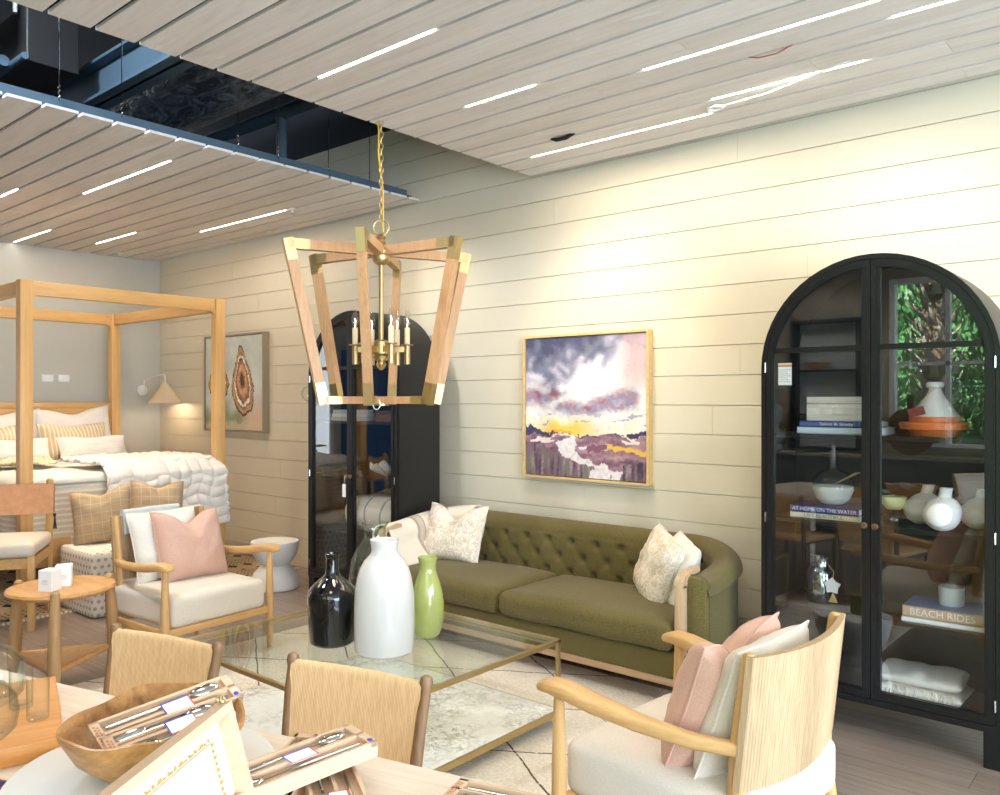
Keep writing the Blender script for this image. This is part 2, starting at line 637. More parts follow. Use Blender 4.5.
def special_materials():
    # marble with grey-olive brecciated veins
    m, nt, p = new_mat('veined_marble')
    v = coords(nt)
    w = N(nt, 'ShaderNodeTexNoise', i_Scale=5.0, i_Detail=6.0)
    nt.links.new(v, w.inputs['Vector'])
    vv = mixc(nt, 0.22, v, w.outputs['Color'], 'ADD')
    vo = N(nt, 'ShaderNodeTexVoronoi', feature='DISTANCE_TO_EDGE')
    vo.inputs['Scale'].default_value = 9.0
    nt.links.new(vv, vo.inputs['Vector'])
    a = ramp(nt, vo.outputs['Distance'], [(0.0, (0.6, 0.6, 0.6, 1)), (0.05, (0.2, 0.2, 0.2, 1)), (0.14, (0, 0, 0, 1))])
    f = noise_tex(nt, v, 26, 6, 0.75, 1.2)
    b = ramp(nt, f, [(0.48, (0, 0, 0, 1)), (0.6, (0.85, 0.85, 0.85, 1))])
    g = noise_tex(nt, v, 3.2, 3)
    msk = ramp(nt, g, [(0.4, (0.1, 0.1, 0.1, 1)), (0.62, (1, 1, 1, 1))])
    k = mth(nt, 'MULTIPLY', mth(nt, 'MAXIMUM', a, b), msk)
    nt.links.new(mixc(nt, k, rgb(250, 247, 242), rgb(158, 153, 132)), p.inputs['Base Color'])
    p.inputs['Roughness'].default_value = 0.12
    M['marble'] = m

    # floral cream jacquard
    m, nt, p = new_mat('cream_floral_jacquard')
    v = coords(nt)
    f = noise_tex(nt, v, 38, 4, 0.62, 1.6)
    c = ramp(nt, f, [(0.42, rgb(216, 197, 170)), (0.5, rgb(227, 212, 190)), (0.56, rgb(241, 232, 218))])
    nt.links.new(c, p.inputs['Base Color'])
    p.inputs['Roughness'].default_value = 0.9
    bump(nt, p, f, 0.2, 0.003)
    M['floral'] = m

    # cream throw with a taupe double stripe
    m, nt, p = new_mat('cream_throw_with_taupe_stripes')
    tc = N(nt, 'ShaderNodeTexCoord')
    sp = N(nt, 'ShaderNodeSeparateXYZ')
    nt.links.new(tc.outputs['UV'], sp.inputs[0])
    c = ramp(nt, sp.outputs[0], [(0.0, rgb(230, 218, 200)), (0.36, rgb(176, 158, 142)), (0.40, rgb(200, 184, 168)), (0.45, rgb(176, 158, 142)), (0.47, rgb(230, 218, 200)), (0.70, rgb(190, 174, 158)), (0.74, rgb(232, 221, 204))], 'CONSTANT')
    nt.links.new(c, p.inputs['Base Color'])
    p.inputs['Roughness'].default_value = 0.95
    bump(nt, p, noise_tex(nt, coords(nt), 150, 3), 0.4, 0.004)
    M['stripethrow'] = m

    # paper-cord weave, strands running along local z
    for key, ax, c1, c2 in (('cord', 'x', (216, 174, 122), (242, 206, 156)), ('cordy', 'y', (196, 156, 108), (226, 188, 138)), ('ribs', 'y', (168, 138, 102), (196, 166, 128))):
        m, nt, p = new_mat('paper_cord_' + key)
        v = coords(nt)
        sp = N(nt, 'ShaderNodeSeparateXYZ')
        nt.links.new(v, sp.inputs[0])
        s = mth(nt, 'SINE', mth(nt, 'MULTIPLY', sp.outputs['xyz'.index(ax)], 2 * PI / (0.0055 if key != 'ribs' else 0.012)))
        sc = [95, 95, 95]
        sc[2] = 3
        f = noise_tex(nt, coords(nt, tuple(sc)), 1.0, 3)
        h = mth(nt, 'ADD', mth(nt, 'MULTIPLY', s, 0.22), f)
        nt.links.new(ramp(nt, h, [(0.25, rgb(*c1)), (0.7, rgb(*c2))]), p.inputs['Base Color'])
        p.inputs['Roughness'].default_value = 0.75
        bump(nt, p, h, 0.35, 0.004)
        M[key] = m

    # plastic wrapped duct
    m, nt, p = new_mat('plastic_wrapped_duct')
    f = noise_tex(nt, coords(nt, (3, 8, 8)), 1.5, 5, 0.6, 2.0)
    nt.links.new(ramp(nt, f, [(0.4, rgb(48, 56, 68)), (0.75, rgb(116, 126, 142))]), p.inputs['Base Color'])
    p.inputs['Roughness'].default_value = 0.25
    bump(nt, p, f, 0.7, 0.05)
    M['duct'] = m

    # plank floor: boards run along X
    m, nt, p = new_mat('brown_plank_floor')
    v = coords(nt)
    br = N(nt, 'ShaderNodeTexBrick', offset=0.37)
    br.inputs['Scale'].default_value = 1.0
    br.inputs['Brick Width'].default_value = 1.9
    br.inputs['Row Height'].default_value = 0.19
    br.inputs['Mortar Size'].default_value = 0.0016
    br.inputs['Color1'].default_value = (0.2, 0.2, 0.2, 1)
    br.inputs['Color2'].default_value = (0.9, 0.9, 0.9, 1)
    br.inputs['Mortar'].default_value = (0, 0, 0, 1)
    nt.links.new(v, br.inputs['Vector'])
    off = mixc(nt, 1.0, coords(nt, (2.2, 26, 1)), br.outputs['Color'], 'ADD')
    f = noise_tex(nt, off, 1.0, 6, 0.65, 0.6)
    c = ramp(nt, f, [(0.3, rgb(110, 97, 88)), (0.55, rgb(142, 126, 114)), (0.75, rgb(164, 151, 140))])
    c = mixc(nt, 0.35, c, ramp(nt, br.outputs['Color'], [(0.1, rgb(106, 94, 86)), (0.9, rgb(162, 147, 136))]))
    c = mixc(nt, br.outputs['Fac'], c, rgb(60, 48, 40))
    nt.links.new(c, p.inputs['Base Color'])
    p.inputs['Roughness'].default_value = 0.33
    bump(nt, p, f, 0.15, 0.004)
    M['floor'] = m

    # whitewashed ceiling planks, grain along X, chalky knots
    m, nt, p = new_mat('whitewashed_ceiling_planks')
    gi = N(nt, 'ShaderNodeNewGeometry')
    v0 = coords(nt, (1.3, 15, 4))
    v = mixc(nt, 1.0, v0, mixc(nt, gi.outputs['Random Per Island'], (0, 0, 0, 1), (40, 17, 9, 1)), 'ADD')
    f = noise_tex(nt, v, 1.0, 6, 0.62, 1.2)
    c = ramp(nt, f, [(0.3, rgb(192, 184, 176)), (0.5, rgb(211, 205, 199)), (0.72, rgb(224, 220, 215))])
    tone = ramp(nt, gi.outputs['Random Per Island'], [(0.0, rgb(198, 190, 182)), (1.0, rgb(224, 220, 216))])
    c = mixc(nt, 0.45, c, tone)
    kn = noise_tex(nt, coords(nt, (3.2, 9, 3)), 1.0, 3, 0.5, 0.8)
    c = mixc(nt, ramp(nt, kn, [(0.66, (0, 0, 0, 1)), (0.74, (0.55, 0.55, 0.55, 1))]), c, rgb(226, 226, 224))
    nt.links.new(c, p.inputs['Base Color'])
    p.inputs['Roughness'].default_value = 0.7
    M['slats'] = m

    # cream rug with a dashed dark diamond lattice
    m, nt, p = new_mat('cream_diamond_rug')
    v = coords(nt)
    sp = N(nt, 'ShaderNodeSeparateXYZ')
    nt.links.new(v, sp.inputs[0])
    wob = noise_tex(nt, v, 3.0, 2)
    dash = noise_tex(nt, coords(nt, (64, 64, 1)), 1.0, 2)
    x = mth(nt, 'ADD', mth(nt, 'DIVIDE', sp.outputs[0], 1.02), mth(nt, 'MULTIPLY', mth(nt, 'SUBTRACT', wob, 0.5), 0.07))
    y = mth(nt, 'DIVIDE', sp.outputs[1], 0.63)
    ls = []
    for op in ('ADD', 'SUBTRACT'):
        u = mth(nt, 'FRACT', mth(nt, 'ADD', mth(nt, op, x, y), 0.28))
        d = mth(nt, 'ABSOLUTE', mth(nt, 'SUBTRACT', u, 0.5))
        ls.append(mth(nt, 'LESS_THAN', d, 0.0085))
    k = mth(nt, 'MULTIPLY', mth(nt, 'MAXIMUM', ls[0], ls[1]), mth(nt, 'GREATER_THAN', dash, 0.40))
    pile = noise_tex(nt, v, 60, 4)
    c = mixc(nt, k, ramp(nt, pile, [(0.3, rgb(216, 203, 184)), (0.7, rgb(238, 228, 212))]), rgb(84, 66, 54))
    nt.links.new(c, p.inputs['Base Color'])
    p.inputs['Roughness'].default_value = 1.0
    bump(nt, p, pile, 0.6, 0.02)
    M['rug'] = m

    # black and tan tribal rug
    m, nt, p = new_mat('black_and_tan_rug')
    v = coords(nt)
    sp = N(nt, 'ShaderNodeSeparateXYZ')
    nt.links.new(v, sp.inputs[0])

    def tri(sock, pitch):
        return mth(nt, 'ABSOLUTE', mth(nt, 'SUBTRACT', mth(nt, 'FRACT', mth(nt, 'DIVIDE', sock, pitch)), 0.5))
    dia = mth(nt, 'ADD', tri(sp.outputs[0], 0.22), tri(sp.outputs[1], 0.16))
    a = mth(nt, 'LESS_THAN', dia, 0.30)
    b2 = mth(nt, 'LESS_THAN', mth(nt, 'ADD', tri(sp.outputs[0], 0.055), tri(sp.outputs[1], 0.04)), 0.3)
    band = mth(nt, 'LESS_THAN', mth(nt, 'FRACT', mth(nt, 'DIVIDE', sp.outputs[0], 0.5)), 0.55)
    k = mth(nt, 'ADD', mth(nt, 'MULTIPLY', a, band), mth(nt, 'MULTIPLY', b2, mth(nt, 'SUBTRACT', 1.0, band)))
    c = mixc(nt, k, rgb(190, 164, 128), rgb(40, 38, 42))
    nt.links.new(c, p.inputs['Base Color'])
    p.inputs['Roughness'].default_value = 1.0
    M['tribal'] = m

    # ottoman print: small grey-blue crosses on white
    m, nt, p = new_mat('white_fabric_with_grey_cross_print')
    tc = N(nt, 'ShaderNodeTexCoord')
    mp = N(nt, 'ShaderNodeMapping')
    nt.links.new(tc.outputs['UV'], mp.inputs[0])
    sp = N(nt, 'ShaderNodeSeparateXYZ')
    nt.links.new(mp.outputs[0], sp.inputs[0])
    row = mth(nt, 'FLOOR', mth(nt, 'DIVIDE', sp.outputs[1], 0.05))
    xs = mth(nt, 'ADD', sp.outputs[0], mth(nt, 'MULTIPLY', row, 0.025))
    du = tri(xs, 0.05)
    dv = tri(sp.outputs[1], 0.05)
    q = mth(nt, 'MULTIPLY', mth(nt, 'LESS_THAN', mth(nt, 'MINIMUM', du, dv), 0.14), mth(nt, 'LESS_THAN', mth(nt, 'MAXIMUM', du, dv), 0.26))
    c = mixc(nt, q, rgb(238, 232, 222), rgb(176, 178, 181))
    nt.links.new(c, p.inputs['Base Color'])
    p.inputs['Roughness'].default_value = 0.95
    M['crossprint'] = m

    # hedge, palm
    M['leaf'] = plain('hedge_leaves', rgb(84, 140, 84), 0.5, 0, 0.5, vs=3)
    M['palmleaf'] = plain('palm_fronds', rgb(96, 150, 84), 0.5, 0, 0.3, vs=3)
    M['boot'] = plain('grey_palm_boots', rgb(186, 178, 166), 0.8, 0, 0.2, vs=6)
    M['grass'] = plain('outside_ground', rgb(120, 130, 100), 0.9)
    M['bluepaint'] = plain('blue_door_paint', rgb(62, 112, 168), 0.4)
    m, nt, p = new_mat('silvered_mercury_glass')
    f = noise_tex(nt, coords(nt), 60, 4)
    nt.links.new(ramp(nt, f, [(0.35, rgb(70, 76, 80)), (0.6, rgb(196, 202, 204))]), p.inputs['Base Color'])
    p.inputs['Metallic'].default_value = 1.0
    p.inputs['Roughness'].default_value = 0.1
    M['mercury'] = m
    m, nt, p = new_mat('painted_canvas')
    at = N(nt, 'ShaderNodeVertexColor')
    at.layer_name = 'paint'
    nt.links.new(at.outputs[0], p.inputs['Base Color'])
    p.inputs['Roughness'].default_value = 0.55
    bump(nt, p, noise_tex(nt, coords(nt, (60, 60, 25)), 1.0, 4), 0.25, 0.004)
    M['canvas'] = m


special_materials()

# ------------------------------------------------------------------ the setting
WY = 4.70          # shiplap wall
BX = -9.235        # grey wall beyond the bed
H = 3.2            # underside of the slatted ceiling

struct(MB().box(BX - 0.1, 3.5, -2.15, WY + 0.8, -0.06, 0.0).build('floor', M['floor'], smooth=0))
b = MB()
z = 1.745 - 0.1843 * 9
while z < 3.86:
    z0, z1 = max(z, 0.0) + 0.0022, min(z + 0.1843, 3.9) - 0.0022
    # boards in random lengths, one row each
    xs = [-9.233]
    random.seed(int(z * 1000))
    xs.append(-9.233 + random.uniform(1.5, 4.2))
    while xs[-1] < 1.2:
        xs.append(xs[-1] + random.choice((3.6, 4.2, 4.8)))
    xs[-1] = 3.5
    for xa, xb in zip(xs, xs[1:]):
        b.box(xa + 0.0002, xb - 0.0002, WY, WY + 0.02, z0, z1, 0.0015, seg=1)
    z += 0.1843
b.box(-9.233, 3.5, WY + 0.012, WY + 0.16, 0.0, 3.9)
struct(b.build('wall_right', M['paint'], smooth=0))
struct(MB().box(-9.235, 3.5, WY - 0.018, WY + 0.001, 0.0, 0.125, 0.004).build('baseboard_right', M['paint'], smooth=0))
struct(MB().box(BX - 0.12, BX, -2.2, WY + 0.8, 0, 3.9).build('wall_back', M['greywall'], smooth=0))
# wall behind the camera with the window the cabinet glass mirrors
b = MB()
FY = -2.0
for (x0, x1, z0, z1) in ((BX, -2.68, 0, 4.4), (-2.68, -1.38, 0, 1.06), (-2.68, -1.38, 2.98, 4.4), (-1.38, -0.6, 0, 4.4)):
    b.box(x0, x1, FY - 0.12, FY, z0, z1)
struct(b.build('wall_front', M['frontwall'], smooth=0))
w = struct(MB().box(-2.68, -2.62, FY - 0.1, FY + 0.02, 1.06, 2.98).box(-1.44, -1.38, FY - 0.1, FY + 0.02, 1.06, 2.98).box(-2.62, -1.44, FY - 0.1, FY + 0.02, 2.92, 2.98).box(-2.62, -1.44, FY - 0.1, FY + 0.02, 1.06, 1.1)
           .box(-2.1, -2.055, FY - 0.09, FY + 0.0, 1.1, 2.92).box(-2.62, -1.44, FY - 0.09, FY + 0.0, 1.98, 2.02).build('window_1', M['white'], smooth=0))
MB().box(-2.62, -1.44, FY - 0.07, FY - 0.06, 1.1, 2.92).build('glass_pane', M['pane'], w, 0)
# unseen pier and header, added to keep daylight off the upper shiplap wall
struct(MB().box(3.4, 3.5, 3.5, WY + 0.02, 0, 4.4).box(3.4, 3.5, -2.0, 3.5, 2.75, 4.4).box(3.4, 3.5, -2.0, 3.5, 0, 0.12).build('wall_light_blocker', M['frontwall'], smooth=0))
# back wall: blue panelled door and the bright sidelight that the far cabinet mirrors
d = MB().box(BX, BX + 0.045, -0.35, 0.75, 0.0, 2.3, 0.004)
for (y0, y1) in ((-0.24, 0.14), (0.26, 0.64)):
    for (z0, z1) in ((0.2, 1.0), (1.15, 2.15)):
        d.box(BX + 0.03, BX + 0.055, y0, y1, z0, z1, 0.012)
door = struct(d.build('door_1', M['bluepaint'], smooth=0))
MB().ball((BX + 0.09, 0.68, 1.0), 0.03).tube([(BX + 0.03, 0.68, 1.0), (BX + 0.09, 0.68, 1.0)], 0.01).build('door_knob', M['brass'], door)
w = struct(MB().box(BX, BX + 0.05, 0.92, 0.98, 0.5, 2.7).box(BX, BX + 0.05, 1.32, 1.38, 0.5, 2.7).box(BX, BX + 0.05, 0.98, 1.32, 2.64, 2.7).box(BX, BX + 0.05, 0.98, 1.32, 0.5, 0.56).build('window_2', M['white'], smooth=0))
MB().box(BX + 0.01, BX + 0.02, 0.98, 1.32, 0.56, 2.64).build('glass_pane', emit('bright_sidelight', (0.85, 0.93, 1, 1), 2.2), w, 0)

# slatted ceilings


def slat_ceiling(x0, x1, y_last, y_first, joint, lights, seed):
    b = MB()
    rnd = random.Random(seed)
    k0 = math.floor((y_first - joint) / 0.193)
    k1 = math.ceil((y_last - joint) / 0.193)
    for k in range(k0, k1):
        ya, yb = joint + 0.193 * k + 0.011, joint + 0.193 * (k + 1) - 0.011
        yb = min(yb, y_last)
        cuts = [x0, x1]
        if x1 - x0 > 3:
            cuts = [x0, x0 + rnd.uniform(1.2, 3.4), x1]
        for xa, xb in zip(cuts, cuts[1:]):
            b.box(xa + 0.0008, xb - 0.0008, ya, yb, H, H + 0.016)
    return b


near = struct(slat_ceiling(-3.625, 2.6, 4.595, -1.3, 1.351, None, 3).build('ceiling', M['slats'], smooth=0))
far = struct(slat_ceiling(BX + 0.001, -4.766, 4.594, -1.6, 1.386, None, 5).build('ceiling.001', M['slats'], smooth=0))
for par, x0, x1, y1 in ((near, -3.60, 2.6, 4.585), (far, BX + 0.001, -4.84, 4.585)):
    MB().box(x0, x1, -1.3, y1, H + 0.045, H + 0.05).build('backing', M['black'], par, 0)
    b = MB()
    for i in range(int((x1 - x0) / 1.2) + 1):
        xx = min(x0 + 0.02 + 1.2 * i, x1 - 0.05)
        b.box(xx, xx + 0.04, -1.3, y1 - 0.02, H + 0.022, H + 0.046)
    b.build('batten', M['black'], par, 0)
MB().box(-4.85, -4.83, -1.6, 4.52, H + 0.018, H + 0.085).build('steel_edge_channel', M['steel'], far, 0)
MB().box(-3.628, -3.60, -1.3, 4.5, H + 0.022, H + 0.06).build('steel_edge_channel', M['deck'], near, 0)
# dark roof space seen through the gap
struct(MB().box(BX, 2.6, -2.0, WY + 0.8, 4.5, 4.6).build('ceiling.002', M['deck'], smooth=0))

LED = emit('led_strip', (1, 0.93, 0.84, 1), 14)


def strip(x0, x1, y, label):
    t = thing('strip_light', label, 'light', ((x0 + x1) / 2, y, H + 0.012), 0, 'strip lights between the ceiling slats')
    L = x1 - x0
    MB().box(-L / 2, L / 2, -0.0105, 0.0105, -0.008, -0.004).build('diffuser', LED, t, 0)
    MB().box(-L / 2 - 0.02, L / 2 + 0.02, -0.0085, 0.0085, 0.0, 0.03).build('housing', M['brassdull'], t, 0)
    if x0 < -9:
        x0 += 0.45
        L -= 0.45
    a = lamp('strip_glow', 'AREA', ((x0 + x1) / 2, y, H - 0.006), 3.5 * L, (1, 0.87, 0.72), shape='RECTANGLE', size=L, size_y=0.02)


J = 1.351
strip(-3.32, -2.52, J + 0.193 * 6, 'short strip light in the near slatted ceiling, closest to the open gap')
strip(-3.04, -2.57, J + 0.193 * 10, 'shortest strip light of the near ceiling, to the right of the chandelier chain')
strip(-2.04, -0.97, J + 0.193 * 11, 'long strip light of the near ceiling running up to the top edge of the photo')
strip(-0.96, 0.3, J + 0.193 * 12, 'strip light of the near ceiling at the top right, cut by the photo edge')
strip(-1.96, -1.19, J + 0.193 * 14, 'strip light of the near ceiling beside the white cord coil')
strip(-3.34, -2.07, J + 0.193 * 15, 'strip light of the near ceiling nearest the shiplap wall')
J = 1.386
strip(-7.9, -6.86, J + 0.193 * 5, 'far ceiling strip light cut off at the left photo edge')
strip(-6.60, -5.26, J + 0.193 * 7, 'far ceiling strip light nearest the dark gap')
strip(-9.18, -8.27, J + 0.193 * 9, 'far ceiling strip light above the left bed post')
strip(-8.62, -7.77, J + 0.193 * 12, 'short far ceiling strip light above the middle of the bed frame')
strip(-7.25, -5.88, J + 0.193 * 14, 'far ceiling strip light nearest the shiplap wall')


def sprinkler(x, y, label):
    t = thing('fire_sprinkler', label, 'sprinkler', (x, y, H), 0, 'sprinkler heads in the far ceiling')
    MB().lathe([(0, 0), (0.03, 0), (0.03, -0.006), (0, -0.006)], 20).build('escutcheon', M['white'], t)
    MB().tube([(-0.012, 0, -0.006), (-0.014, 0, -0.03), (0, 0, -0.042)], 0.003, 6).tube([(0.012, 0, -0.006), (0.014, 0, -0.03), (0, 0, -0.042)], 0.003, 6).tube([(0, 0, 0), (0, 0, -0.042)], 0.004, 6).build('frame', M['white'], t)
    MB().lathe([(0, -0.042), (0.02, -0.042), (0.02, -0.045), (0, -0.045)], 16).build('deflector', M['chrome'], t)


sprinkler(-8.95, 4.10, 'white sprinkler head in the far ceiling above the bed')
sprinkler(-5.77, 4.09, 'white sprinkler head in the far ceiling near the chandelier')

# suspension wires, beams and ducts in the roof space
for (x, y) in ((-4.82, 1.87), (-4.82, 2.22), (-4.82, 2.99), (-4.82, 3.30), (-4.82, 3.73), (-4.82, 4.12)):
    o = MB().tube([(0, 0, 0.07), (0, 0, 1.3)], 0.003, 6).tube([(0.006 * math.cos(a * 1.3), 0.006 * math.sin(a * 1.3), 0.06 + a * 0.006) for a in range(16)], 0.002, 5).build('suspension_wire', M['chrome'])
    o.location = (x, y, H)
    tag(o, 'thin steel suspension wire holding the edge of the far slatted ceiling', 'wire', 'suspension wires of the far ceiling')
b = MB()
for zz in (3.62, 3.86):
    b.box(-7.2, -3.2, 2.40, 2.56, zz, zz + 0.02)
b.box(-7.2, -3.2, 2.47, 2.49, 3.62, 3.88)
tag(b.build('steel_beam', M['steel'], smooth=0), 'slate blue steel I-beam crossing the dark roof gap', 'beam')
o = MB().box(-4.35, -4.05, -1.5, 4.5, 3.95, 4.5).build('roof_girder', M['deck'], smooth=0)
tag(o, 'dark girder high up along the roof gap', 'beam')
o = MB().box(-9.5, -5.4, 1.35, 1.75, 3.9, 4.12, 0.02).build('roof_duct', plain('slate_duct', rgb(52, 66, 78), 0.6), smooth=0)
tag(o, 'slate grey rectangular duct at the left of the roof gap', 'duct')
o = MB().tube([(-8.4, 3.0 + 0.02, 3.9), (-3.3, 3.0, 3.9)], 0.33, 32).build('round_duct', M['duct'])
tag(o, 'fat round duct wrapped in shiny dark plastic above the gap', 'duct')
o = MB().tube([(-7.5, 3.66, 3.78), (-3.3, 3.66, 3.78)], 0.05, 14).tube([(-5.3, 3.66, 3.78), (-5.3, 3.66, H + 0.06)], 0.04, 12).build('roof_pipe', M['steel'])
tag(o, 'blue grey steel pipe with a vertical drop behind the wires', 'pipe')
o = MB().tube([(-9, 1.9, 3.75), (-5.75, 1.9, 3.75)], 0.035, 12).build('conduit', M['steel'])
tag(o, 'straight conduit at the far left of the roof gap', 'pipe')
t = thing('air_handler', 'dark boxy air unit with a small white lamp in the roof gap', 'air handler', (-5.9, 2.12, 3.72))
MB().box(-0.35, 0.35, -0.16, 0.16, 0, 0.36, 0.01).build('housing', plain('dark_sheet_metal', rgb(30, 29, 30), 0.5), t, 0)
MB().tube([(-0.36, -0.17, 0.02), (0.36, -0.17, 0.02)], 0.022, 10).build('pipe', M['steel'], t)
MB().tube([(0.28, -0.2, 0.30), (0.28, -0.2, 0.37)], 0.014, 10).build('lamp', M['white'], t)
o = MB()
o.tube([(0.05 * math.cos(a * 0.5) * (1 - a * 0.006), 0.032 * math.sin(a * 0.5), -0.012 - 0.002 * (a % 5)) for a in range(52)], 0.0045, 6)
o.tube([(0.04, 0, -0.012), (0.3, -0.06, -0.03), (0.62, -0.12, -0.012), (0.8, -0.13, 0.01)], 0.0045, 6)
o.tube([(-0.03, 0, -0.01), (-0.06, 0.02, -0.03), (-0.05, 0.05, -0.012)], 0.0045, 6)
o = o.build('power_cord', M['white'])
o.location = (-1.98, 4.14, H)
tag(o, 'white power cord coiled in a knot under the near ceiling slats', 'cord')
o = MB().tube([(0, 0, 0.012), (0.05, -0.015, -0.014), (0.12, -0.015, -0.016), (0.18, 0.0, 0.012)], 0.012, 8, sx=1.6).build('loose_cable', M['black'])
o.location = (-3.02, 4.04, H)
tag(o, 'black cable end drooping between the near ceiling slats', 'cord')
for (x, y, lb) in ((-1.62, 2.7, 'thin red wire loop hanging at the top edge of the photo'), (-1.5, 3.68, 'thin red wire hanging under the near ceiling right of centre')):
    o = MB().tube([(-0.1, 0, 0.012), (-0.04, -0.01, -0.012), (0.05, -0.012, -0.016), (0.12, 0, 0.012)], 0.003, 6).build('red_wire', plain('red_wire', rgb(170, 70, 60), 0.5))
    o.location = (x, y, H)
    tag(o, lb, 'cord')

lamp('roof_fill_light', 'POINT', (-4.6, 1.0, 4.2), 170, (0.8, 0.9, 1.0), shadow_soft_size=0.15)  # added fill light to lift the dark roof space, no fixture there
# outside: ground, hedge and palm seen in the cabinet's reflection
struct(MB().box(-9, 3.4, -12, -2.2, -0.12, -0.06).build('ground', M['grass'], smooth=0))
rnd = random.Random(11)
t = bmesh.new()
for i in range(5200):
    x, zz = rnd.uniform(-4.8, 2.5), rnd.uniform(-0.05, 4.3)
    y = -7.2 + rnd.uniform(-0.4, 0.4) + 0.35 * math.sin(x * 2.1) * math.cos(zz * 1.7)
    s = rnd.uniform(0.06, 0.14)
    q = Euler((rnd.uniform(0, 6), rnd.uniform(0, 6), rnd.uniform(0, 6))).to_matrix()
    vs = [t.verts.new(Vector((x, y, zz)) + q @ Vector(c)) for c in ((-s, 0, 0), (0, -s * 0.4, 0), (s, 0, 0.02), (0, s * 0.4, 0))]
    t.faces.new(vs)
b = MB()
b._merge(t)
b.grid(60, 30, lambda a, c: Vector((-4.9 + 7.6 * a, -7.5 + 0.25 * noise.noise(Vector((a * 14, c * 7, 0))), -0.08 + 4.3 * c)))
o = b.build('hedge', M['leaf'], smooth=0)
o['kind'] = 'stuff'
tag(o, 'tall green hedge outside the window, mirrored in the cabinet glass', 'hedge')
t = thing('palm_tree', 'palm tree with grey leaf boots outside the window, mirrored in the cabinet glass', 'palm tree', (-2.78, -4.6, -0.08))
MB().tube([(0, 0, 0), (0, 0, 3.6)], 0.16, 14).build('trunk', plain('palm_trunk', rgb(120, 104, 86), 0.9), t)
b = MB()
for i in range(84):
    a = i * 2.399
    zz = 0.9 + i * 0.034
    c, s = math.cos(a), math.sin(a)
    b.tube([(0.14 * c, 0.14 * s, zz), (0.22 * c, 0.22 * s, zz + 0.08), (0.33 * c, 0.33 * s, zz + 0.2), (0.36 * c, 0.36 * s, zz + 0.3)], [(0.015, 0.07), (0.015, 0.055), (0.012, 0.045), (0.008, 0.012)], 8, up=(c, s, 0.01))
b.build('leaf_boots', M['boot'], t)
b = MB()
for i in range(26):
    a = i * 2.399
    c, s = math.cos(a), math.sin(a)
    up = rnd.uniform(0.3, 1.0)
    pts = [Vector((0.1 * c, 0.1 * s, 3.5)), Vector((0.7 * c, 0.7 * s, 3.5 + up * 0.7)), Vector((1.4 * c, 1.4 * s, 3.3 + up * 0.6)), Vector((1.9 * c, 1.9 * s, 2.6 + up * 0.6))]
    b.tube(pts, [0.02, 0.015, 0.01, 0.005], 6)
    for j in range(24):
        f = j / 23 * 2.6 + 0.3
        k = min(2, int(f))
        p = pts[k].lerp(pts[k + 1], min(1, f - k))
        for sgn in (-1, 1):
            q = p + Vector((-s * sgn * 0.34, c * sgn * 0.34, -0.12 - 0.2 * rnd.random())) + Vector((c, s, 0)) * 0.15
            b.tube([p, p.lerp(q, 0.5) + Vector((0, 0, 0.04)), q], [(0.003, 0.014), (0.003, 0.014), (0.002, 0.003)], 4)
b.build('fronds', M['palmleaf'], t, 0)
struct(MB().box(-9.233, 3.5, WY + 0.03, WY + 0.16, 3.9, 4.5).build('wall_upper', M['deck'], smooth=0))

# ------------------------------------------------------------------ arched display cabinets
CW, CD, CH = 1.06, 0.44, 2.283       # width, depth, height (local: x across, -y front, origin on the floor)
CR = CW / 2


def arch(inset, z0, n=28, half=0):
    """outline of the arched front; half=-1/1 gives the left/right half ending at x=half*gap"""
    r = CR - inset
    zc = CH - CR
    if half == 0:
        pts = [(-r, z0), (r, z0)] + [(r * math.cos(PI * i / n), zc + r * math.sin(PI * i / n)) for i in range(n + 1)]
        return pts
    g = 0.0015
    a1 = math.acos(g / r)
    arc = [(r * math.cos(a1 * i / n), zc + r * math.sin(a1 * i / n)) for i in range(n + 1)]
    pts = [(g, z0), (r, z0)] + arc
    return pts if half > 0 else [(-x, zz) for x, zz in pts]


def offset_half(w, z0, half, inset):
    r = CR - inset - w
    zc = CH - CR
    g = 0.0015 + w
    a1 = math.acos(g / r)
    n = 28
    pts = [(g, z0 + w), (r, z0 + w)] + [(r * math.cos(a1 * i / n), zc + r * math.sin(a1 * i / n)) for i in range(n + 1)]
    return pts if half > 0 else [(-x, zz) for x, zz in pts]


def ring(b, outer, inner, y0, y1):
    """solid frame between two outlines with equal point counts, in the xz plane"""
    t = bmesh.new()
    n = len(outer)
    L = [[t.verts.new((x, y, zz)) for x, zz in o] for o, y in ((outer, y0), (inner, y0), (inner, y1), (outer, y1))]
    for k in range(4):
        a, c = L[k], L[(k + 1) % 4]
        for i in range(n):
            t.faces.new((a[i], a[(i + 1) % n], c[(i + 1) % n], c[i]))
    bmesh.ops.recalc_face_normals(t, faces=t.faces)
    b._merge(t)
    return b


SHELF = (1.0, 1.425, 0.565)
BOT = 0.16


